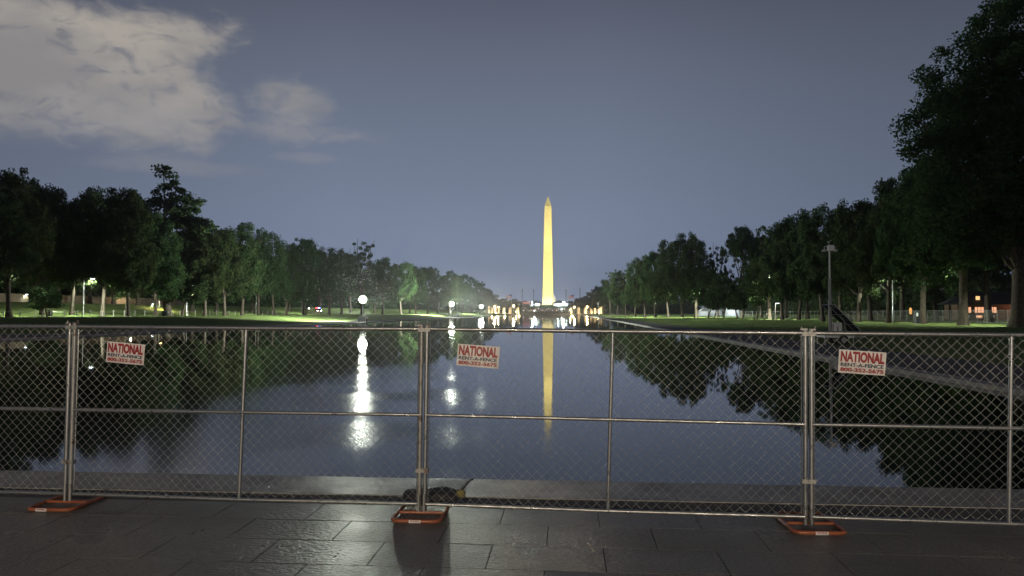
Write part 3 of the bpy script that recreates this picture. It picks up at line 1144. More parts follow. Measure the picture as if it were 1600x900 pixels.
for i, (px, Y, top, hw, kind, lab) in enumerate(left_trees + right_trees):
    kind2 = {'oval': random.choice(['oval', 'oval_c']), 'oval_b': random.choice(['oval_b', 'oval_c']), 'dense': random.choice(['dense', 'dense_b'])}.get(kind, kind)
    wm, lm, H, Rr = TREES[kind2]
    x = xat(px, Y)
    z0 = gz(x, Y)
    h = at(px, top, Y).z - z0
    depth = Y / ray(px, 488).y * abs(ray(px, 488).dot(ROT @ Vector((0, 0, -1))))
    wid = hw / F * depth
    t = thing('tree', (x, Y, z0), 0, lab, 'tree', 'trees lining the pool')
    sx = wid / Rr
    sz = h / H / .97
    rot = random.uniform(0, 2 * PI) if kind not in ('giant', 'ragged', 'tall') else random.uniform(-.3, .3)
    place('trunk', wm, t, rot=(0, 0, rot), scale=(sx, sx, sz))
    place('crown', lm, t, rot=(0, 0, rot), scale=(sx, sx, sz))
far_labs = ['faint far tree just right of the third floodlight', 'faint far tree left of the left flag', 'faint far tree right of the left flag',
            'faint far tree below the left thin mast', 'amber-lit tree behind the right flag', 'amber-lit tree right of the right flag',
            'small dark tree between the white floodlight and the right flag', 'small dark tree at the foot of the obelisk']
for (px, Y, top, hw), lab in zip(far_trees, far_labs):
    wm, lm, H, Rr = TREES[random.choice(['oval', 'oval_b', 'dense'])]
    x = xat(px, Y)
    z0 = gz(x, Y)
    h = max(5, at(px, top, Y).z - z0)
    t = thing('tree', (x, Y, z0), 0, lab, 'tree', 'far trees round the memorial')
    place('trunk', wm, t, scale=(hw / F * Y / Rr, hw / F * Y / Rr, h / H))
    place('crown', lm, t, scale=(hw / F * Y / Rr, hw / F * Y / Rr, h / H))
# two thin saplings at the far left
for px, Y, top, lab in ((66, 112, 440, 'left one of two thin saplings beside the black bin'), (74, 111, 445, 'right one of two thin saplings beside the black bin')):
    wm, lm, H, Rr = TREES['small']
    x = xat(px, Y)
    t = thing('sapling', (x, Y, gz(x, Y)), 0, lab, 'sapling', 'saplings on the left lawn')
    place('trunk', wm, t, scale=(.45, .45, .5))
    place('crown', lm, t, scale=(.45, .45, .5))

# far-off wood behind the tree rows
def wood_belt(x0, x1, y0, y1, h0, h1, n, seed):
    r = np.random.default_rng(seed)
    ys = y0 + (y1 - y0) * r.random(n) ** 1.3
    xs = x0 + (x1 - x0) * r.random(n)
    hs = h0 + (h1 - h0) * r.random(n)
    cen = np.array([(x, y, gz(x, y) + z * r.random()) for x, y, z in zip(xs, ys, hs)])
    o = place('woodland', leaves_mesh('woodland', cen, 1.7 + 1.5 * r.random(n), 40, 1.15, seed + 1))
    tag(o, kind='stuff')


wood_belt(-150, -118, 60, 640, 6, 13, 3600, 41)
wood_belt(112, 140, 70, 640, 5, 14, 3400, 43)
wood_belt(-170, -100, 660, 900, 3, 14, 1200, 44)
wood_belt(70, 120, 660, 1500, 4, 18, 3000, 45)
wood_belt(-110, 60, 1250, 1400, 3, 12, 900, 46)

# ------------------------------------------------------------------ floodlight towers on the left bank
FLOODCOL = (.93, 1, .84)
FLOODGLOW = emitter('floodlight_balloon', FLOODCOL, 5)


def light_tower(px, py, Y, power, label, rad, beam=200000, trees=500000, across=500000):
    p = at(px, py, Y)
    z0 = gz(p.x, Y)
    t = thing('floodlight_tower', (p.x, Y, z0), 0, label, 'floodlight', 'floodlight towers along the left edge of the pool')
    h = p.z - z0
    b = MB()
    b.box((0, 0, .55), (1.5, 2.0, .9))
    b.box((0, 0, 1.05), (1.3, 1.8, .12))
    b.build('generator_trailer', GREYPAINT, t, bevel=.03)
    for s in (-1, 1):
        MB().lathe([(.20, -.09), (.30, -.08), (.30, .08), (.20, .09)], 16).build('wheel', RUBBER, t, (s * .86, 0, .3), rot=(0, PI / 2, 0))
    MB().tube([(0, 0, 1), (0, 0, h * .55), (0, 0, h - rad - .1)], [.07, .055, .04], 10).build('mast', GREYPAINT, t, smooth=True)
    for s in (-1, 1):
        MB().tube([(0, 0, .3), (s * 1.5, 0, .25), (s * 1.5, 0, 0)], .035, 6).build('outrigger', GREYPAINT, t)
    MB().lathe([(.10, -rad - .12), (.16, -rad - .05), (.16, -rad + .05)], 12).build('lamp_holder', DARKMETAL, t, (0, 0, h))
    # the glowing balloon of the tower
    prof = [(rad * .95 * math.cos(a), rad * .95 * math.sin(a)) for a in np.linspace(-PI / 2 + .1, PI / 2 - .05, 14)]
    bl = MB().lathe(prof, 20).build('lamp_balloon', FLOODGLOW, t, (0, 0, h), smooth=True)
    point_light('flood_lamp', (0, 0, h), power, FLOODCOL, rad * 1.03, t)
    aim = Vector((2, 4, .5)) - Vector((p.x, Y, p.z))
    off = aim.normalized() * (rad + .1)
    d = spot_light('flood_beam', (p.x + off.x, Y + off.y, p.z + off.z), (2, 4, .5), beam, 58, FLOODCOL, rad * .8, 1.0)
    # the side heads of the tower, aimed at the trees and across the pool
    for dx, k_, cone in ((-1, trees, 150), (1, across, 116)):
        MB().box((dx * (rad + .12), 0, h), (.12, .7, .4)).build('flood_head', GREYPAINT, t, bevel=.02)
        spot_light('side_flood', (p.x + dx * (rad + .25), Y, p.z), (p.x + dx * 20, Y + 3.5, p.z + 3.5), k_, cone, FLOODCOL, .3, .35)
    return t


light_tower(567, 468, 147, 9000, 'brightest and nearest floodlight, glaring white at the left bank of the pool', .85, 16000, 130000, 260000)
light_tower(706, 475, 305, 60000, 'second floodlight along the left bank, middle of the three white glares', 1.15, 25000, 240000, 900000)
light_tower(752, 479, 440, 70000, 'third and farthest floodlight of the left bank, beside the lit pillars', 1.35, 25000, 240000, 1100000)


# ------------------------------------------------------------------ street lamps
def street_lamp(px, py, Y, arm, label, power=900, warm=False, base=None, group='street lamps among the trees'):
    p = at(px, py, Y)
    z0 = gz(p.x, Y)
    h = p.z - z0
    t = thing('street_lamp', (p.x - arm, Y, z0), 0, label, 'street lamp', group)
    MB().tube([(0, 0, 0), (0, 0, h * .6), (0, 0, h + .05)], [.09, .07, .05], 10).build('pole', GALV, t, smooth=True)
    MB().lathe([(.16, 0), (.16, .1), (.1, .35)], 12).build('base_cover', GALV, t)
    if arm:
        MB().tube([(0, 0, h), (arm * .5, 0, h + .12), (arm, 0, h + .08)], .035, 8).build('arm', GALV, t, smooth=True)
    hd = MB().box((arm, 0, h + .06), (.75, .36, .10)).build('lamp_head', GREYPAINT, t, bevel=.03)
    MB().box((arm, 0, h - .01), (.62, .30, .035)).build('lamp_lens', LAMPWARM if warm else LAMPCOOL, hd)
    spot_light('lamp_light', (arm, 0, h - .06), (arm, 0, -5), power * 2, 150, (1, .75, .4) if warm else (.92, 1, .80), .15, .5, t)
    return t


street_lamp(145, 435.5, 124, 1.6, 'street lamp on a tall pole standing clear on the left lawn', 9000)
street_lamp(303, 446.5, 140, 1.4, 'street lamp under the crown right of the tallest left tree', 7000)
street_lamp(41, 460, 150, .8, 'small white street lamp far left, behind the saplings', 500)
street_lamp(253, 465, 165, .6, 'small warm street lamp behind the tallest left tree, higher of the two', 2500, True)
street_lamp(240, 475, 170, .5, 'small street lamp behind the tallest left tree, lower of the two', 1200)
street_lamp(405, 453, 190, .8, 'small street lamp glinting between the green trees of the left bank', 6000)
street_lamp(476, 459, 235, .8, 'faint street lamp above the road left of the red lights', 6000)
street_lamp(1597, 413.5, 84, .8, 'street lamp at the right edge of the photo, in front of the giant tree trunk', 4500)
street_lamp(1388, 425, 117.5, .1, 'assumed lamp added in the dark crowns just left of the slim white pole', 8000)  # assumed lamp, added in the crown to light the right lawn
street_lamp(1505, 405, 95.5, .1, 'assumed lamp added and hidden in the crowns left of the orange windows', 7000)  # unseen lamp, assumed behind the trunk and added to brighten the lawn
street_lamp(1285, 425, 136.5, .1, 'assumed lamp added and hidden in the crowns behind the camera mast', 6000)  # added out of sight in the foliage, an assumed source for the lawn
street_lamp(1215, 474, 165, .5, 'low white street lamp above the mesh fence left of the camera mast', 5000)
street_lamp(14, 425, 106.5, .1, 'assumed lamp added and hidden in the crowns at the left edge of the photo', 8000)  # assumed lamp out of sight, added for the lit left lawn strip
street_lamp(200, 430, 126.5, .1, 'assumed lamp added and hidden in the dark crowns left of the tallest tree', 8000)  # another assumed lamp, added unseen to light the left lawn

for px, Y, lab in ((1248, 155, 'fifth'), (1202, 171, 'fourth'), (1107, 220, 'third'), (1066, 240, 'second'), (1024, 272, 'first')):  # unseen lamps added inside the crowns to brighten the right lawn
    street_lamp(px, 488 - 8.5 * F / Y, Y, -.1, lab + ' of the added fill lamps in the right-hand crowns, counted from the obelisk', 45000, group='added fill lamps in the right-hand tree row')

# unseen fill lamps added behind the camera to brighten the fence front
for x, lab in ((-7, 'left added fill lamp behind the camera'), (6, 'right added fill lamp behind the camera')):
    t = thing('added_fill_lamp', (x, -24, 0), 0, lab, 'street lamp', 'added fill lamps behind the camera')
    MB().tube([(0, 0, 0), (0, 0, 6.6)], [.08, .05], 10).build('pole', DARKMETAL, t, smooth=True)
    MB().lathe([(.1, 0), (.2, .12), (.24, .3), (.18, .46), (.05, .56)], 14).build('globe', emitter('globe_glow', (1, .82, .6), 7500 / (4 * PI * PI * .05)), t, (0, 0, 6.6), smooth=True)

# ------------------------------------------------------------------ the obelisk
MONX, MONY = xat(856.3, 1148), 1148
MZ = at(856, 476, MONY).z


def monument_material():
    m = bpy.data.materials.new('obelisk_marble')
    m.use_nodes = True
    m.node_tree.nodes.clear()
    t = NT(m.node_tree)
    p = t.node('ShaderNodeBsdfPrincipled')
    o = t.node('ShaderNodeOutputMaterial')
    t.l.new(p.outputs[0], o.inputs[0])
    ob = t.node('ShaderNodeTexCoord').outputs['Object']
    mp = t.node('ShaderNodeMapping')
    mp.inputs['Rotation'].default_value = (PI / 2, 0, 0)
    t.l.new(ob, mp.inputs[0])
    br = t.node('ShaderNodeTexBrick')
    t.l.new(mp.outputs[0], br.inputs['Vector'])
    br.inputs['Color1'].default_value = (.66, .60, .46, 1)
    br.inputs['Color2'].default_value = (.52, .47, .36, 1)
    br.inputs['Mortar'].default_value = (.36, .33, .26, 1)
    br.inputs['Scale'].default_value = .33
    br.inputs['Mortar Size'].default_value = .03
    br.inputs['Brick Width'].default_value = 1.0
    br.inputs['Row Height'].default_value = .5
    nz = t.noise(ob, .25, 6, .7)
    c = t.mix(t.maprange(nz, .42, .68, 0, .45), br.outputs[0], (.36, .33, .24))
    t.put(p.inputs['Base Color'], c)
    p.inputs['Roughness'].default_value = .8
    return m


MARBLE = monument_material()
ob = thing('obelisk', (MONX, MONY, MZ), 0, 'tall white stone obelisk lit yellow on the hill beyond the pool', 'obelisk')
b = MB()
a0, a1 = 8.4, 5.25
lv = [0, 20, 46, 80, 115, 152.4]
vs = []
for z in lv:
    s = a0 + (a1 - a0) * z / 152.4
    vs += [(-s, -s, z), (s, -s, z), (s, s, z), (-s, s, z)]
fs = []
for j in range(len(lv) - 1):
    for k in range(4):
        fs.append((4 * j + k, 4 * j + (k + 1) % 4, 4 * j + 4 + (k + 1) % 4, 4 * j + 4 + k))
b.add(vs, fs)
b.build('shaft', MARBLE, ob)
b = MB()
s = a1
b.add([(-s, -s, 152.4), (s, -s, 152.4), (s, s, 152.4), (-s, s, 152.4), (0, 0, 169.3)], [(0, 1, 4), (1, 2, 4), (2, 3, 4), (3, 0, 4)])
py = b.build('pyramidion', MARBLE, ob)
for s_ in (-1, 1):
    MB().box((s_ * 1.2, -a1 + .35, 154), (.7, 1.0, .9)).build('observation_window', DARKMETAL, py)
MB().box((0, -8.35, 2.4), (2.6, .4, 4.8)).build('doorway', GREYPAINT, ob)
MB().box((0, 0, -1.5), (26, 26, 3)).build('plinth', STONE, ob)
# floodlights of the obelisk, in vaults around it
YEL = (1, .865, .33)
for i, (dx, dy, pw, tz, lab) in enumerate(((-70, -120, 2.1e6, 62, 'left near'), (70, -120, 2.1e6, 62, 'right near'),
                                      (-75, -300, 5e6, 150, 'left outer'), (75, -300, 5e6, 150, 'right outer'))):
    lz = gz(MONX + dx, MONY + dy) + 1
    v = thing('floodlight_vault', (MONX + dx, MONY + dy, lz - 1), math.atan2(-dx, 1), lab + ' low floodlight vault on the lawn before the obelisk', 'floodlight', 'floodlight vaults around the obelisk')
    MB().box((0, -.4, .35), (3.2, .4, 1.0)).build('housing', GREYPAINT, v)
    spot_light('obelisk_light', (MONX + dx, MONY + dy, lz), (MONX, MONY, MZ + tz), pw, 62 if dy > -200 else 22, YEL, 1.0, .4)
for s_ in (-1, 1):
    spot_light('plinth_light', (MONX + s_ * 16, MONY - 32, MZ - 1), (MONX, MONY, MZ + 1), 1.5e5, 50, (1, .97, .8), .6, .8)

# ------------------------------------------------------------------ domed building far beyond
dome_x = xat(861.2, 3400)
dz = gz(dome_x, 3400)
DZ = at(861, 470, 3400).z
dm = thing('domed_building', (dome_x, 3400, dz), 0, 'far domed building glimpsed at the right foot of the obelisk', 'building')
hh = DZ - dz
MB().box((0, 0, hh / 2 - 8), (170, 60, hh - 16)).build('wing', STONE, dm)
MB().box((0, 0, hh - 6), (52, 52, 13)).build('base_storey', STONE, dm)
MB().lathe([(21.5, 0), (21.5, 3), (19, 3.2), (19, 14), (21, 14.2), (21, 16.5)], 32).build('drum', STONE, dm, (0, 0, hh), smooth=False)
cm = MB().tube([(0, 0, 0), (0, 0, 11)], 1.0, 8).mesh('column', STONE, smooth=True)
for k in range(28):
    a = 2 * PI * k / 28
    place('column', cm, dm, (20.6 * math.cos(a), 20.6 * math.sin(a), hh + 3))
MB().lathe([(18.5, 16.5), (18.5, 21), (17.6, 23), (16.4, 27), (14.2, 31.5), (11, 35.5), (7, 38.5), (4.5, 39.6)], 32).build('dome', STONE, dm, (0, 0, hh), smooth=True)
MB().lathe([(3.6, 39.4), (3.6, 46), (2.4, 47.5), (.9, 49), (.7, 54), (.1, 55)], 16).build('lantern', STONE, dm, (0, 0, hh), smooth=True)
for s_ in (-1, 1):
    spot_light('dome_light', (dome_x + s_ * 60, 3290, dz + 30), (dome_x, 3400, DZ + 20), 1.5e6, 60, (.95, 1, .8), 2, .5)

# ------------------------------------------------------------------ war memorial at the far end: pillars, pavilions, flags
MCX, MCY = -22.0, 738.0
MB().box2((-95, 668, -1), (50, 800, .8)).build('memorial_plinth', STONE)
tag(bpy.data.objects['memorial_plinth'], kind='structure')
pil = MB()
pil.box((0, 0, .4), (2.6, 1.8, .8))
for s_ in (-1, 1):
    pil.box((s_ * .75, 0, 3.0), (.75, 1.3, 4.4))
pil.box((0, 0, 5.45), (2.5, 1.6, .5))
pil.box((0, 0, 4.1), (.8, .5, .8))
pil_me = pil.mesh('memorial_pillar', STONE)
k = 0
for s_, side in ((-1, 'left'), (1, 'right')):
    for j in range(14):
        t_ = R(-62 + j * 124 / 13)
        x = MCX + s_ * 53 * math.cos(t_)
        y = MCY + 48 * math.sin(t_)
        o = place('memorial_pillar', pil_me, None, (x, y, .8), (0, 0, math.atan2(y - MCY, x - MCX) + PI / 2))
        tag(o, ('white-gold lit stone pillar of the %s arc, beyond the far end of the pool' % side), 'pillar', 'lit memorial pillars of the %s arc' % side)
        if j % 2 == 0 and j < 8:
            point_light('pillar_light', (x + 1.5, y - 4.5, 1.6), 7000, (1, .72, .34), .3)
    xp = MCX + s_ * 53
    pv = thing('arched_pavilion', (xp - s_ * 2, MCY - 22, .8), 0, 'arched stone pavilion in the %s arc of lit pillars' % side, 'pavilion')
    for a in (-1, 1):
        MB().box((a * 3, 0, 3.6), (1.8, 4.4, 7.2)).build('pier', STONE, pv)
    ar = MB()
    for q_ in range(9):
        a_ = PI * q_ / 8
        ar.box((2.2 * math.cos(a_), 0, 5.2 + 2.2 * math.sin(a_)), (.9, 4.2, .9))
    ar.build('arch', STONE, pv)
    MB().box((0, 0, 8.1), (8.6, 5.0, 1.2)).build('roof', STONE, pv)
    point_light('pavilion_light', (xp - s_ * 2, MCY - 28, 2.5), 6000, (1, .68, .3), .4)


def flag(px, top, bot, Y, s_, label):
    p = at(px, top, Y)
    z0 = gz(p.x, Y)
    f = thing('flagpole', (p.x, Y, z0), 0, label, 'flag', 'flags at the far end of the pool')
    h = p.z - z0
    MB().tube([(0, 0, 0), (0, 0, h)], [.14, .07], 8).build('pole', WHITEPAINT, f)
    MB().lathe([(.02, -.2), (.2, 0), (.02, .2)], 8).build('finial', YELLOW, f, (0, 0, h + .2))
    W, Hh, n = 4.6, 2.6, 12

    def pt(u, v):
        return (s_ * u * W, .35 * math.sin(u * 7 + v), h - .4 - v * Hh - u * u * 1.3)
    for j in range(13):
        vs, fs = [], []
        u0 = .4 if j < 7 else 0
        for q_ in range(n + 1):
            u = u0 + (1 - u0) * q_ / n
            vs += [pt(u, j / 13), pt(u, (j + 1) / 13)]
        for q_ in range(n):
            fs.append((2 * q_, 2 * q_ + 2, 2 * q_ + 3, 2 * q_ + 1))
        MB().add(vs, fs).build('stripe', FLAGRED if j % 2 == 0 else WHITEPAINT, f)
    vs, fs = [], []
    for q_ in range(n + 1):
        u = .4 * q_ / n
        vs += [pt(u, 0), pt(u, 7 / 13)]
    for q_ in range(n):
        fs.append((2 * q_, 2 * q_ + 2, 2 * q_ + 3, 2 * q_ + 1))
    MB().add(vs, fs).build('canton', FLAGBLUE, f)
    spot_light('flag_light', (p.x, Y - 6, z0 + 1), (p.x, Y, z0 + h), 14000, 40, (1, .85, .7), .3)


flag(799.5, 459.5, 478, 655, -1, 'striped flag on a pole left of the obelisk, above the lit pillars')
flag(896.5, 460, 480, 655, -1, 'striped flag on a pole right of the obelisk, above the lit pillars')


def globe_lamp(px, py, Y, rad, m, power, col, label, cat='lamp', group='bright lamps round the memorial'):
    p = at(px, py, Y)
    z0 = gz(p.x, Y)
    t = thing('plaza_lamp', (p.x, Y, z0), 0, label, cat, group)
    MB().tube([(0, 0, 0), (0, 0, max(.3, p.z - z0 - rad * .8))], [.15, .1], 6).build('pole', GREYPAINT, t)
    prof = [(rad * math.cos(a), rad * math.sin(a)) for a in np.linspace(-PI / 2 + .1, PI / 2 - .1, 8)]
    MB().lathe(prof, 12).build('lamp_globe', m, t, (0, 0, p.z - z0), smooth=True)
    if power:
        point_light('globe_light', (p.x, Y - rad - .3, p.z), power, col, rad * .5)
    return t


GW = emitter('plaza_globe_white', (1, .97, .9), 6)
GY = emitter('plaza_globe_warm', (1, .76, .38), 7)
GB = emitter('plaza_globe_blue', (.75, .88, 1), 8)
globe_lamp(880.5, 473.5, 900, 1.7, GW, 20000, (1, 1, .95), 'large white lamp glaring right of the obelisk foot')
globe_lamp(802.5, 478, 660, 1.1, GY, 9000, (1, .8, .45), 'warm lamp at the foot of the left flagpole')
globe_lamp(773, 479, 690, .8, GY, 4000, (1, .8, .45), 'left one of two warm lamps over the left pillars')
globe_lamp(778.5, 480, 690, .7, GY, 4000, (1, .8, .45), 'right one of two warm lamps over the left pillars')
globe_lamp(897.5, 480, 660, 1.0, GY, 9000, (1, .7, .35), 'warm lamp at the foot of the right flagpole')
globe_lamp(917.5, 479.5, 690, .9, GY, 5000, (1, .6, .25), 'orange lamp above the right pillars')
globe_lamp(831.5, 472, 960, .9, GW, 2500, (.9, 1, 1), 'white lamp beside the white tents left of the obelisk')
globe_lamp(835, 485.5, 640, .45, GB, 800, (.8, .9, 1), 'bluish lamp low over the water left of the obelisk')
globe_lamp(877.5, 483, 645, .5, GB, 900, (.9, .95, 1), 'tall white lamp standing at the water right of the obelisk')
globe_lamp(891, 484, 640, .6, GY, 1200, (1, .9, .6), 'warm white lamp beside the right arc of pillars')
globe_lamp(806.5, 487, 625, .6, GY, 1500, (1, .85, .6), 'low warm lamp at the waterline left of the obelisk')
rr = random.Random(5)
_u = 'first second third fourth fifth sixth seventh eighth ninth tenth eleventh twelfth thirteenth fourteenth fifteenth sixteenth seventeenth eighteenth nineteenth'.split()
ORD = _u + ['twentieth'] + ['twenty-' + q for q in _u[:9]] + ['thirtieth'] + ['thirty-' + q for q in _u[:9]]
for k in range(24):
    px = 818 + 70 * k / 23 + rr.uniform(-.8, .8)
    p_y = rr.uniform(481.5, 486.5)
    m_ = rr.choice([GW, GY, GB, GW])
    globe_lamp(px, p_y, rr.uniform(640, 760), rr.uniform(.10, .24), m_, 0, None, ORD[k] + ' tiny light from the left in the low string across the far end', 'lamp', 'string of tiny lights at the far end')

# low wall, white tents and a red-lit booth below the obelisk
b = MB()
x0, x1 = xat(815, 800), xat(889, 800)
za = at(850, 480.5, 800).z
b.box2((x0, 800, gz(x0, 800) - 2), (x1, 803, za))
b.build('terrace_wall', STONE)
tag(bpy.data.objects['terrace_wall'], 'long grey stone terrace wall across the far end below the obelisk', 'wall')


def tent(name, px, Y, w_, d_, h_, label, m=CANVAS, group=None, light=0, z=None, bays=1):
    x = xat(px, Y)
    z0 = gz(x, Y) if z is None else z
    t = thing(name, (x, Y, z0), 0, label, 'tent', group)
    MB().add([(-w_ / 2, -d_ / 2, h_ * .62), (w_ / 2, -d_ / 2, h_ * .62), (w_ / 2, d_ / 2, h_ * .62), (-w_ / 2, d_ / 2, h_ * .62), (-w_ * .12, 0, h_), (w_ * .12, 0, h_)],
             [(0, 1, 5, 4), (1, 2, 5), (2, 3, 4, 5), (3, 0, 4)]).build('canopy', m, t)
    MB().box((0, d_ / 2 - .05, h_ * .31), (w_ * .98, .06, h_ * .60)).build('back_wall', m, t)
    pm = MB().tube([(0, 0, 0), (0, 0, h_ * .62)], .05, 6).mesh('leg', WHITEPAINT)
    for sx_ in (-1, 1):
        for sy_ in (-1, 1):
            place('leg', pm, t, (sx_ * (w_ / 2 - .06), sy_ * (d_ / 2 - .06), 0))
    MB().box((0, -d_ / 2, h_ * .60), (w_ + .1, .04, .28)).build('valance', m, t)
    if light:
        point_light('tent_light', (x, Y, z0 + h_ * .5), light, (.85, .95, 1), .3)
    return t


for px, w_, lab in ((838, 9, 'white tent left of the obelisk foot, nearest the shaft'), (833.5, 6, 'white tent left of the obelisk foot, farther from the shaft'),
                    (872, 12, 'white tent right of the obelisk foot, nearest the shaft'), (885.5, 8, 'white tent right of the obelisk foot beside the big lamp')):
    x = xat(px, 1000)
    zz = at(px, 477.5, 1000).z
    tent('marquee', px, 1000, w_, 6, 5.5, lab, group='white tents at the obelisk foot', light=5000, z=gz(x, 1000))
bx = thing('booth', (xat(822, 950), 950, gz(xat(822, 950), 950)), 0, 'red-lit booth with square openings left of the obelisk', 'booth')
zt = at(822, 470.5, 950).z - bx.location.z
MB().box((0, 0, zt * .25), (10, 5, zt * .5)).build('wall', STONE, bx)
MB().box((0, 0, zt * .7), (9.4, 4.4, zt * .38)).build('upper_storey', WHITEPAINT, bx)
MB().box((0, 0, zt * .92), (10.4, 5.6, .5)).build('roof', FLAGRED, bx)
for k in range(4):
    MB().box((-3.4 + k * 2.25, -2.25, zt * .68), (1.2, .1, zt * .22)).build('window', WINDOWRED, bx)
# thin dark masts
for px, top, Y, lab in ((816, 453.5, 900, 'thin dark mast left of the obelisk, farther from it'), (833.5, 454, 900, 'thin dark mast left of the obelisk, nearer to it'),
                        (884.5, 454.5, 900, 'thin dark mast right of the obelisk above the large lamp'), (906, 452, 860, 'dark lattice mast with a pale top right of the right flag')):
    p = at(px, top, Y)
    z0 = gz(p.x, Y)
    t = thing('mast', (p.x, Y, z0), 0, lab, 'mast', 'masts around the obelisk lawn')
    h = p.z - z0
    for sx_ in (-.4, .4):
        for sy_ in (-.4, .4):
            MB().tube([(sx_, sy_, 0), (sx_, sy_, h)], .12, 5).build('leg', DARKMETAL, t)
    br = MB()
    for k in range(int(h / 1.2)):
        s1 = -.4 if k % 2 else .4
        br.tube([(s1, -.4, k * 1.2), (-s1, -.4, k * 1.2 + 1.2)], .07, 4)
        br.tube([(s1, .4, k * 1.2), (-s1, .4, k * 1.2 + 1.2)], .07, 4)
    br.build('bracing', DARKMETAL, t)
    MB().box((0, 0, h + .4), (1.4, 1.4, 1)).build('mast_head', GREYPAINT if px > 900 else DARKMETAL, t)


# ------------------------------------------------------------------ camera mast trailer with solar panels
def camera_trailer(px, base_py, Y, label, full=True):
    x = xat(px, Y)
    t = thing('camera_mast_trailer', (x, Y, gz(x, Y)), 0, label, 'camera trailer', 'camera mast trailers beside the pool')
    MB().box((.28, 0, .52), (1.75, 1.5, .16)).build('deck', WHITEPAINT, t, bevel=.02)
    MB().box((-.05, -.9, .78), (.9, .25, .05)).build('fender', WHITEPAINT, t, bevel=.01)
    MB().box((.33, -.1, .98), (.46, .6, .74)).build('battery_cabinet', WHITEPAINT, t, bevel=.02)
    MB().box((.30, -.42, .95), (.05, .02, .3)).build('cabinet_handle', DARKMETAL, t)
    for s_ in (-.62, .62):
        for sx_ in (-.1,):
            wh = MB().lathe([(.12, -.1), (.30, -.09), (.31, 0), (.30, .09), (.12, .1)], 18).build('wheel', RUBBER, t, (.5, s_ * 1.15, .31), rot=(PI / 2, 0, 0), smooth=True)
            MB().lathe([(.05, -.11), (.15, -.105), (.15, .105), (.05, .11)], 12).build('rim', GREYPAINT, wh)
    MB().tube([(1.1, 0, .5), (2.15, 0, .46)], .045, 8).build('tow_bar', GREYPAINT, t)
    MB().tube([(2.0, 0, 0), (2.0, 0, .75)], .04, 8).build('jack', DARKMETAL, t)
    for sx_, sy_ in ((-.55, -.7), (-.55, .7), (1.1, -.7), (1.1, .7)):
        MB().tube([(sx_, sy_, 0), (sx_, sy_, .5)], .035, 6).build('stabiliser', GREYPAINT, t)
    MB().tube([(0, 0, .6), (0, 0, 2.75)], .095, 14).build('mast_section', GREYPAINT, t, smooth=True)
    MB().tube([(0, 0, 2.75), (0, 0, 4.0)], .075, 14).build('mast_section', GREYPAINT, t, smooth=True)
    MB().tube([(0, 0, 4.0), (0, 0, 5.75)], .05, 14).build('mast_section', WHITEPAINT, t, smooth=True)
    MB().lathe([(.10, 0), (.12, .03), (.12, .09), (.1, .12)], 14).build('mast_collar', GREYPAINT, t, (0, 0, 2.70))
    MB().lathe([(.08, 0), (.10, .03), (.10, .08), (.08, .1)], 14).build('mast_collar', GREYPAINT, t, (0, 0, 3.95))
    hd = MB().box((.08, 0, 5.93), (.34, .30, .34)).build('camera_housing', WHITEPAINT, t, bevel=.03)
    for s_ in (-1, 1):
        MB().tube([(.0, 0, 6.02), (s_ * .30, -.05, 6.02), (s_ * .32, -.06, 5.80)], .018, 6).build('camera_arm', WHITEPAINT, t)
        cm_ = MB().box((s_ * .34, -.10, 5.76), (.18, .26, .11), Matrix.Rotation(R(-s_ * 20), 3, 'Z')).build('camera', WHITEPAINT, t, bevel=.02)
        MB().lathe([(.03, 0), (.035, .02), (.02, .03)], 10).build('camera_lens', GLASSDARK, cm_, (s_ * .34 + s_ * -.04, -.24, 5.76), rot=(PI / 2, 0, 0))
    MB().tube([(-.02, 0, 6.1), (-.02, 0, 6.28), (-.14, 0, 6.30), (.14, 0, 6.38)], .014, 6).build('antenna', WHITEPAINT, t)
    # two tilted solar panels
    for y_ in (-.55, .55):
        rot = Matrix.Rotation(R(46), 3, 'Y')
        MB().box((.75, y_, 1.55), (2.45, 1.0, .04), rot).build('solar_panel', SOLAR, t)
        fr = MB()
        for e in (-.5, .5):
            c_ = Vector((.75, y_, 1.55)) + rot @ Vector((0, e, .0))
            fr.box(c_, (2.5, .035, .055), rot)
        for e in (-1.23, -.41, .41, 1.23):
            c_ = Vector((.75, y_, 1.55)) + rot @ Vector((e, 0, .0))
            fr.box(c_, (.03, 1.0, .052), rot)
        fr.build('panel_frame', GREYPAINT, t)
    MB().tube([(.45, -.2, 1.9), (.75, -.2, 1.45), (.9, -.2, .6)], .03, 6).build('panel_strut', GREYPAINT, t)
    return t


trail = camera_trailer(1297, 536, 46.7, 'camera mast trailer with black solar panels on the right path, seen above the fence')
for px, Y, lab in ((935, 300, 'far camera mast trailer on the right bank before the pillars'), (714, 335, 'far camera mast trailer just right of the second floodlight')):
    c_ = copy_tree(trail)
    x = xat(px, Y)
    c_.location = (x, Y, gz(x, Y))
    c_['label'] = lab

# slim white pole right of the camera mast
p = at(1394.5, 438, 112)
z0 = gz(p.x, 112)
sp = thing('slim_pole', (p.x, 112, z0), 0, 'slim pale pole standing between dark trunks right of the camera mast', 'pole')
MB().tube([(0, 0, 0), (0, 0, p.z - z0)], [.09, .05], 10).build('shaft', GALV, sp, smooth=True)
MB().lathe([(.2, 0), (.2, .05), (.1, .12)], 12).build('foot', GALV, sp)
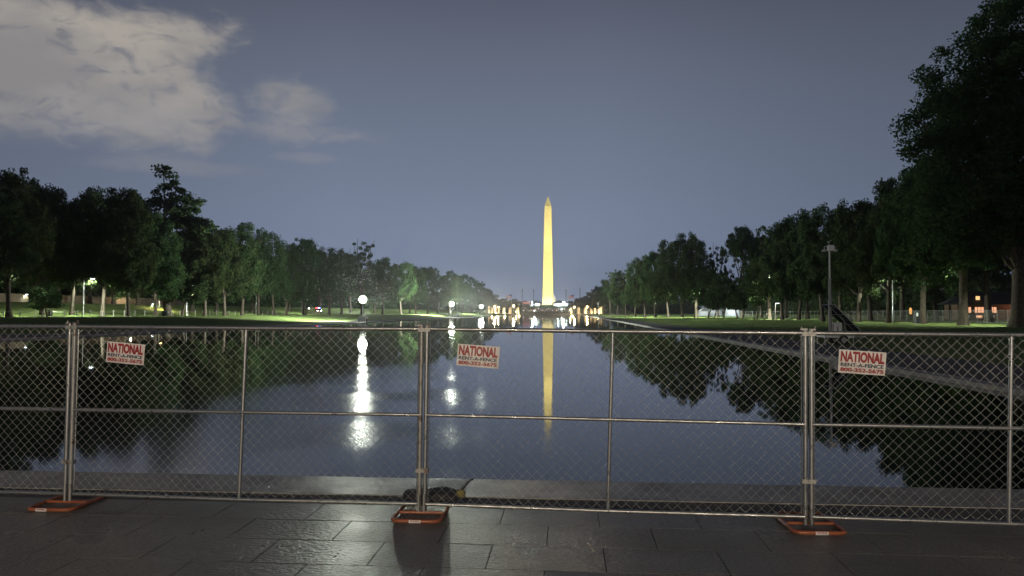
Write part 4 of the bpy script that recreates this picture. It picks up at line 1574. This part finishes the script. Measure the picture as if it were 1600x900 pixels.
# utility cabinet and bins
p = at(1433, 500, 103)
cb = thing('utility_cabinet', (p.x, 103, gz(p.x, 103)), 0, 'tall dark utility cabinet with a white notice beside the forked trunk', 'cabinet')
MB().box((0, 0, .85), (.55, .5, 1.65)).build('cabinet_body', DARKMETAL, cb, bevel=.03)
MB().box((0, 0, .02), (.62, .56, .06)).build('cabinet_plinth', CONCRETE, cb)
MB().box((-.08, -.258, 1.25), (.24, .012, .45)).build('notice', WHITEPAINT, cb)


def bin_(px, Y, label):
    x = xat(px, Y)
    t = thing('litter_bin', (x, Y, gz(x, Y)), 0, label, 'litter bin', 'dark litter bins on the left lawn')
    MB().lathe([(.26, 0), (.30, .05), (.31, .8), (.33, .82)], 16).build('bin_body', DARKMETAL, t, smooth=True)
    MB().lathe([(.34, .82), (.33, .92), (.22, 1.05), (.08, 1.1)], 16).build('bin_lid', DARKMETAL, t, smooth=True)


bin_(78.5, 116, 'black litter bin beside the two thin saplings')
bin_(255, 134, 'left one of two dark bins near the twin-trunked tree')
bin_(261, 134, 'right one of two dark bins near the twin-trunked tree')

# ------------------------------------------------------------------ fences behind the trees
fr = thing('mesh_fence', (0, 0, 0), 0, 'long low mesh fence behind the trees of the right lawn', 'fence')
fp = MB().tube([(0, 0, 0), (0, 0, 1.9)], .035, 6).mesh('post', GALV)
prev = None
rails = MB()
mesh_w = MB()
Yf = 78.
n_post = 0
while Yf < 330:
    x = 60 + .012 * (Yf - 78)
    z0 = gz(x, Yf)
    place('post', fp, fr, (x, Yf, z0))
    if prev:
        for h in (1.85, .1):
            rails.tube([(prev[0], prev[1], prev[2] + h), (x, Yf, z0 + h)], .022, 5, cap=False)
        if Yf < 170:
            for k in range(9):
                for s_ in (0, 1):
                    t0, t1 = k / 9, (k + 1) / 9
                    A_ = Vector(prev) * (1 - t0) + Vector((x, Yf, z0)) * t0
                    B_ = Vector(prev) * (1 - t1) + Vector((x, Yf, z0)) * t1
                    for q_ in range(6):
                        h0, h1 = .1 + q_ * .29, .1 + (q_ + 1) * .29
                        if s_:
                            h0, h1 = h1, h0
                        mesh_w.tube([A_ + Vector((0, 0, h0)), B_ + Vector((0, 0, h1))], .006, 3, cap=False)
    prev = (x, Yf, z0)
    Yf += 2.6
rails.build('rail', GALV, fr)
mesh_w.build('wire_mesh', WIRE, fr)

fl = thing('post_and_chain_fence', (0, 0, 0), 0, 'row of short posts joined by sagging chain at the edge of the left lawn', 'fence')
pp = MB().lathe([(.07, 0), (.07, .98), (.09, 1.0), (.06, 1.08)], 8).mesh('post', CONCRETE)
prev = None
for k in range(64):
    Yf = 96 + k * 3.3
    x = -82.5 - (0 if Yf < 150 else .0)
    z0 = gz(x, Yf)
    place('post', pp, fl, (x, Yf, z0))
    if prev:
        pts = [(x, prev[1] + (Yf - prev[1]) * t, (prev[2] * (1 - t) + z0 * t) + .95 - .22 * 4 * t * (1 - t)) for t in np.linspace(0, 1, 9)]
        MB().tube(pts, .022, 5, cap=False).build('chain', GALV, fl)
    prev = (x, Yf, z0)

# low pale wall on the embankment, lit warm, seen between the left trunks
rw = thing('retaining_wall', (-116, 0, 0), 0, 'low pale wall lit amber on the embankment behind the far left trunks', 'wall')
zw = gz(-116, 100)
for k in range(16):
    MB().box((0, 92 + k * 8, zw + .75), (.5, 7.96, 2.1)).build('wall_panel', WALLTAN, rw)
MB().box((0, 152, zw + 1.88), (.7, 129, .14)).build('wall_cap', WALLTAN, rw)
for k, lab in enumerate(('first', 'second', 'third', 'fourth')):  # assumed lamps, not seen themselves, added to give the wall its amber light
    t = thing('assumed_bollard_light', (-112.5, 100 + k * 28, gz(-112.5, 110)), 0, lab + ' assumed amber bollard light before the pale wall, counted from the left edge', 'lamp', 'assumed amber bollard lights on the embankment')
    MB().lathe([(.1, 0), (.1, .9), (.13, 1.0), (.05, 1.05)], 10).build('bollard', DARKMETAL, t)
    point_light('assumed_bollard_lamp', (-112.9, 100 + k * 28, gz(-112.5, 110) + 1.25), 1300, (1, .75, .42), .1)

# ------------------------------------------------------------------ tents and the refreshment building at the right
tent('marquee', 1119, 290, 5.5, 5, 4.0, 'smaller white tent with a grey side glimpsed between right-hand trunks', group='white tents behind the right trees', light=120)
tent('marquee', 1146, 280, 5.5, 5, 4.2, 'larger brightly lit white tent glimpsed between right-hand trunks', group='white tents behind the right trees', light=350)
tent('marquee', 1101, 320, 4.5, 5, 3.6, 'leftmost white tent glimpsed between right-hand trunks', group='white tents behind the right trees', light=120)

BX0, BX1 = xat(1500, 150), xat(1680, 150)
bz = gz(BX0 + 5, 150)
kb = thing('refreshment_building', ((BX0 + BX1) / 2, 150, bz), 0, 'low dark-roofed building with orange lit windows behind the right trees', 'building')
WB = BX1 - BX0
MB().box((0, 3, 1.55), (WB, 6, 3.1)).build('wall', WALLBROWN, kb)
MB().add([(-WB / 2 - 1, -2, 3.1), (WB / 2 + 1, -2, 3.1), (WB / 2 + 1, 8, 3.1), (-WB / 2 - 1, 8, 3.1), (-WB / 2 + 3, 3, 5.6), (WB / 2 - 3, 3, 5.6)],
         [(0, 1, 5, 4), (1, 2, 5), (2, 3, 4, 5), (3, 0, 4), (0, 3, 2, 1)]).build('roof', ROOFDARK, kb)
nwin = 9
for k in range(nwin):
    if k in (3, 6):
        continue
    xw = -WB / 2 + 1.2 + k * (WB - 2.4) / (nwin - 1)
    wn = MB().box((xw, -.03, 2.05), (1.7, .08, 1.1)).build('window', WINDOWLIT, kb)
    fr_ = MB()
    for e in (-.86, -.3, .3, .86):
        fr_.box((xw + e, -.09, 2.05), (.06, .06, 1.2))
    for e in (-.57, .57):
        fr_.box((xw, -.092, 2.05 + e), (1.78, .055, .06))
    fr_.build('window_frame', WALLBROWN, wn)
    MB().box((xw, -.03, .75), (1.1, .07, .5)).build('hatch', WINDOWLIT if k % 2 else WHITEPAINT, kb)
rl = MB()
for k in range(24):
    rl.tube([(-WB / 2 + k * WB / 23, -2.2, 0), (-WB / 2 + k * WB / 23, -2.2, 1.1)], .03, 5)
rl.tube([(-WB / 2, -2.2, 1.1), (WB / 2, -2.2, 1.1)], .04, 6)
rl.tube([(-WB / 2, -2.2, .6), (WB / 2, -2.2, .6)], .03, 6)
rl.build('railing', DARKMETAL, kb)
point_light('porch_light', (kb.location.x, 147.4, bz + 2.8), 260, (1, .45, .25), .2)
ds = thing('dormer_lantern', (xat(1526, 150), 149.5, bz + 4.0), 0, 'small amber light shining above the roof of the refreshment building', 'lantern')
MB().box((0, 0, .35), (.55, .4, .7)).build('lantern_glass', emitter('amber_glow', (1, .6, .25), 1.3), ds)
MB().box((0, 0, .75), (.7, .55, .1)).build('lantern_cap', DARKMETAL, ds)
al = thing('lantern', (xat(1421, 150), 149.5, gz(xat(1421, 150), 150)), 0, 'amber lit lantern beside a pale trunk right of the slim pole', 'lantern')
MB().tube([(0, 0, 0), (0, 0, 1.2)], .06, 8).build('post', DARKMETAL, al)
MB().lathe([(.12, 1.2), (.24, 1.4), (.26, 2.2), (.1, 2.5)], 8).build('lantern_glass', emitter('amber_glow_low', (1, .5, .15), 1.1), al)

# ------------------------------------------------------------------ emergency vehicle and cars on the left road
CARBODY = mat('car_dark_paint', (.03, .035, .05), rough=.25, coat=.5)


def make_car(x, Y, rz, label, police=False, m=None):
    t = thing('parked_car', (x, Y, gz(x, Y) + .03), rz, label, 'car')
    prof = [(-2.3, .35), (-2.3, .85), (-1.5, .98), (-.9, 1.45), (.6, 1.48), (1.25, 1.0), (2.2, .86), (2.35, .6), (2.3, .35)]
    vs = [(a, -.88 if z < 1.1 else -.68, z) for a, z in prof] + [(a, .88 if z < 1.1 else .68, z) for a, z in prof]
    n = len(prof)
    fs = [tuple(range(n)), tuple(reversed(range(n, 2 * n)))] + [(i, (i + 1) % n, n + (i + 1) % n, n + i) for i in range(n)]
    MB().add(vs, fs).build('body', m or CARBODY, t)
    MB().add([(-1.35, -.80, 1.02), (.95, -.80, 1.02), (.5, -.72, 1.38), (-.85, -.72, 1.38)], [(0, 1, 2, 3)]).build('side_window', GLASSDARK, t)
    MB().add([(-1.35, .80, 1.02), (.95, .80, 1.02), (.5, .72, 1.38), (-.85, .72, 1.38)], [(0, 1, 2, 3)]).build('side_window', GLASSDARK, t)
    for a in (-1.45, 1.45):
        for s_ in (-.82, .82):
            wv = MB().lathe([(.2, -.1), (.33, -.09), (.33, .09), (.2, .1)], 14).build('wheel', RUBBER, t, (a, s_, .33), rot=(PI / 2, 0, 0))
            MB().lathe([(.05, -.11), (.2, -.105), (.2, .105), (.05, .11)], 10).build('rim', GREYPAINT, wv)
    for s_ in (-.62, .62):
        MB().box((2.3, s_, .7), (.10, .36, .16)).build('headlight', HEADLIGHT, t)
        MB().box((-2.3, s_, .8), (.06, .3, .14)).build('tail_light', LAMPRED if police else FLAGRED, t)
    if police:
        lb = MB().box((-.1, 0, 1.53), (.3, 1.3, .08)).build('light_bar', DARKMETAL, t)
        MB().box((-.1, -.40, 1.66), (.34, .62, .20)).build('red_lamp', LAMPRED, lb)
        MB().box((-.1, .40, 1.66), (.34, .62, .20)).build('blue_lamp', LAMPBLUE, lb)
    return t


cx = xat(497, 262)
make_car(cx, 262, R(-60), 'emergency vehicle with red and blue roof lights behind the left trees', True)
point_light('beacon_red', (cx + .6, 259.5, gz(cx, 262) + 1.9), 110, (1, .03, .02), .25)
point_light('beacon_blue', (cx - .9, 259.5, gz(cx, 262) + 1.8), 60, (.1, .2, 1), .2)
cx2 = xat(479, 262)
make_car(cx2, 262, R(-65), 'car with headlights on, left of the emergency vehicle')

# ------------------------------------------------------------------ night air
HAZE = True
if HAZE:
    hm = bpy.data.materials.new('night_air')
    hm.use_nodes = True
    hm.node_tree.nodes.clear()
    t = NT(hm.node_tree)
    pv = t.node('ShaderNodeVolumePrincipled')
    pv.inputs['Color'].default_value = (.93, .96, 1, 1)
    pv.inputs['Density'].default_value = .0002
    pv.inputs['Anisotropy'].default_value = .88
    o = t.node('ShaderNodeOutputMaterial')
    t.l.new(pv.outputs[0], o.inputs['Volume'])
    hz = MB().box2((-1650, -120, -4), (1650, 4420, 205)).build('haze', hm)
    tag(hz, kind='stuff')
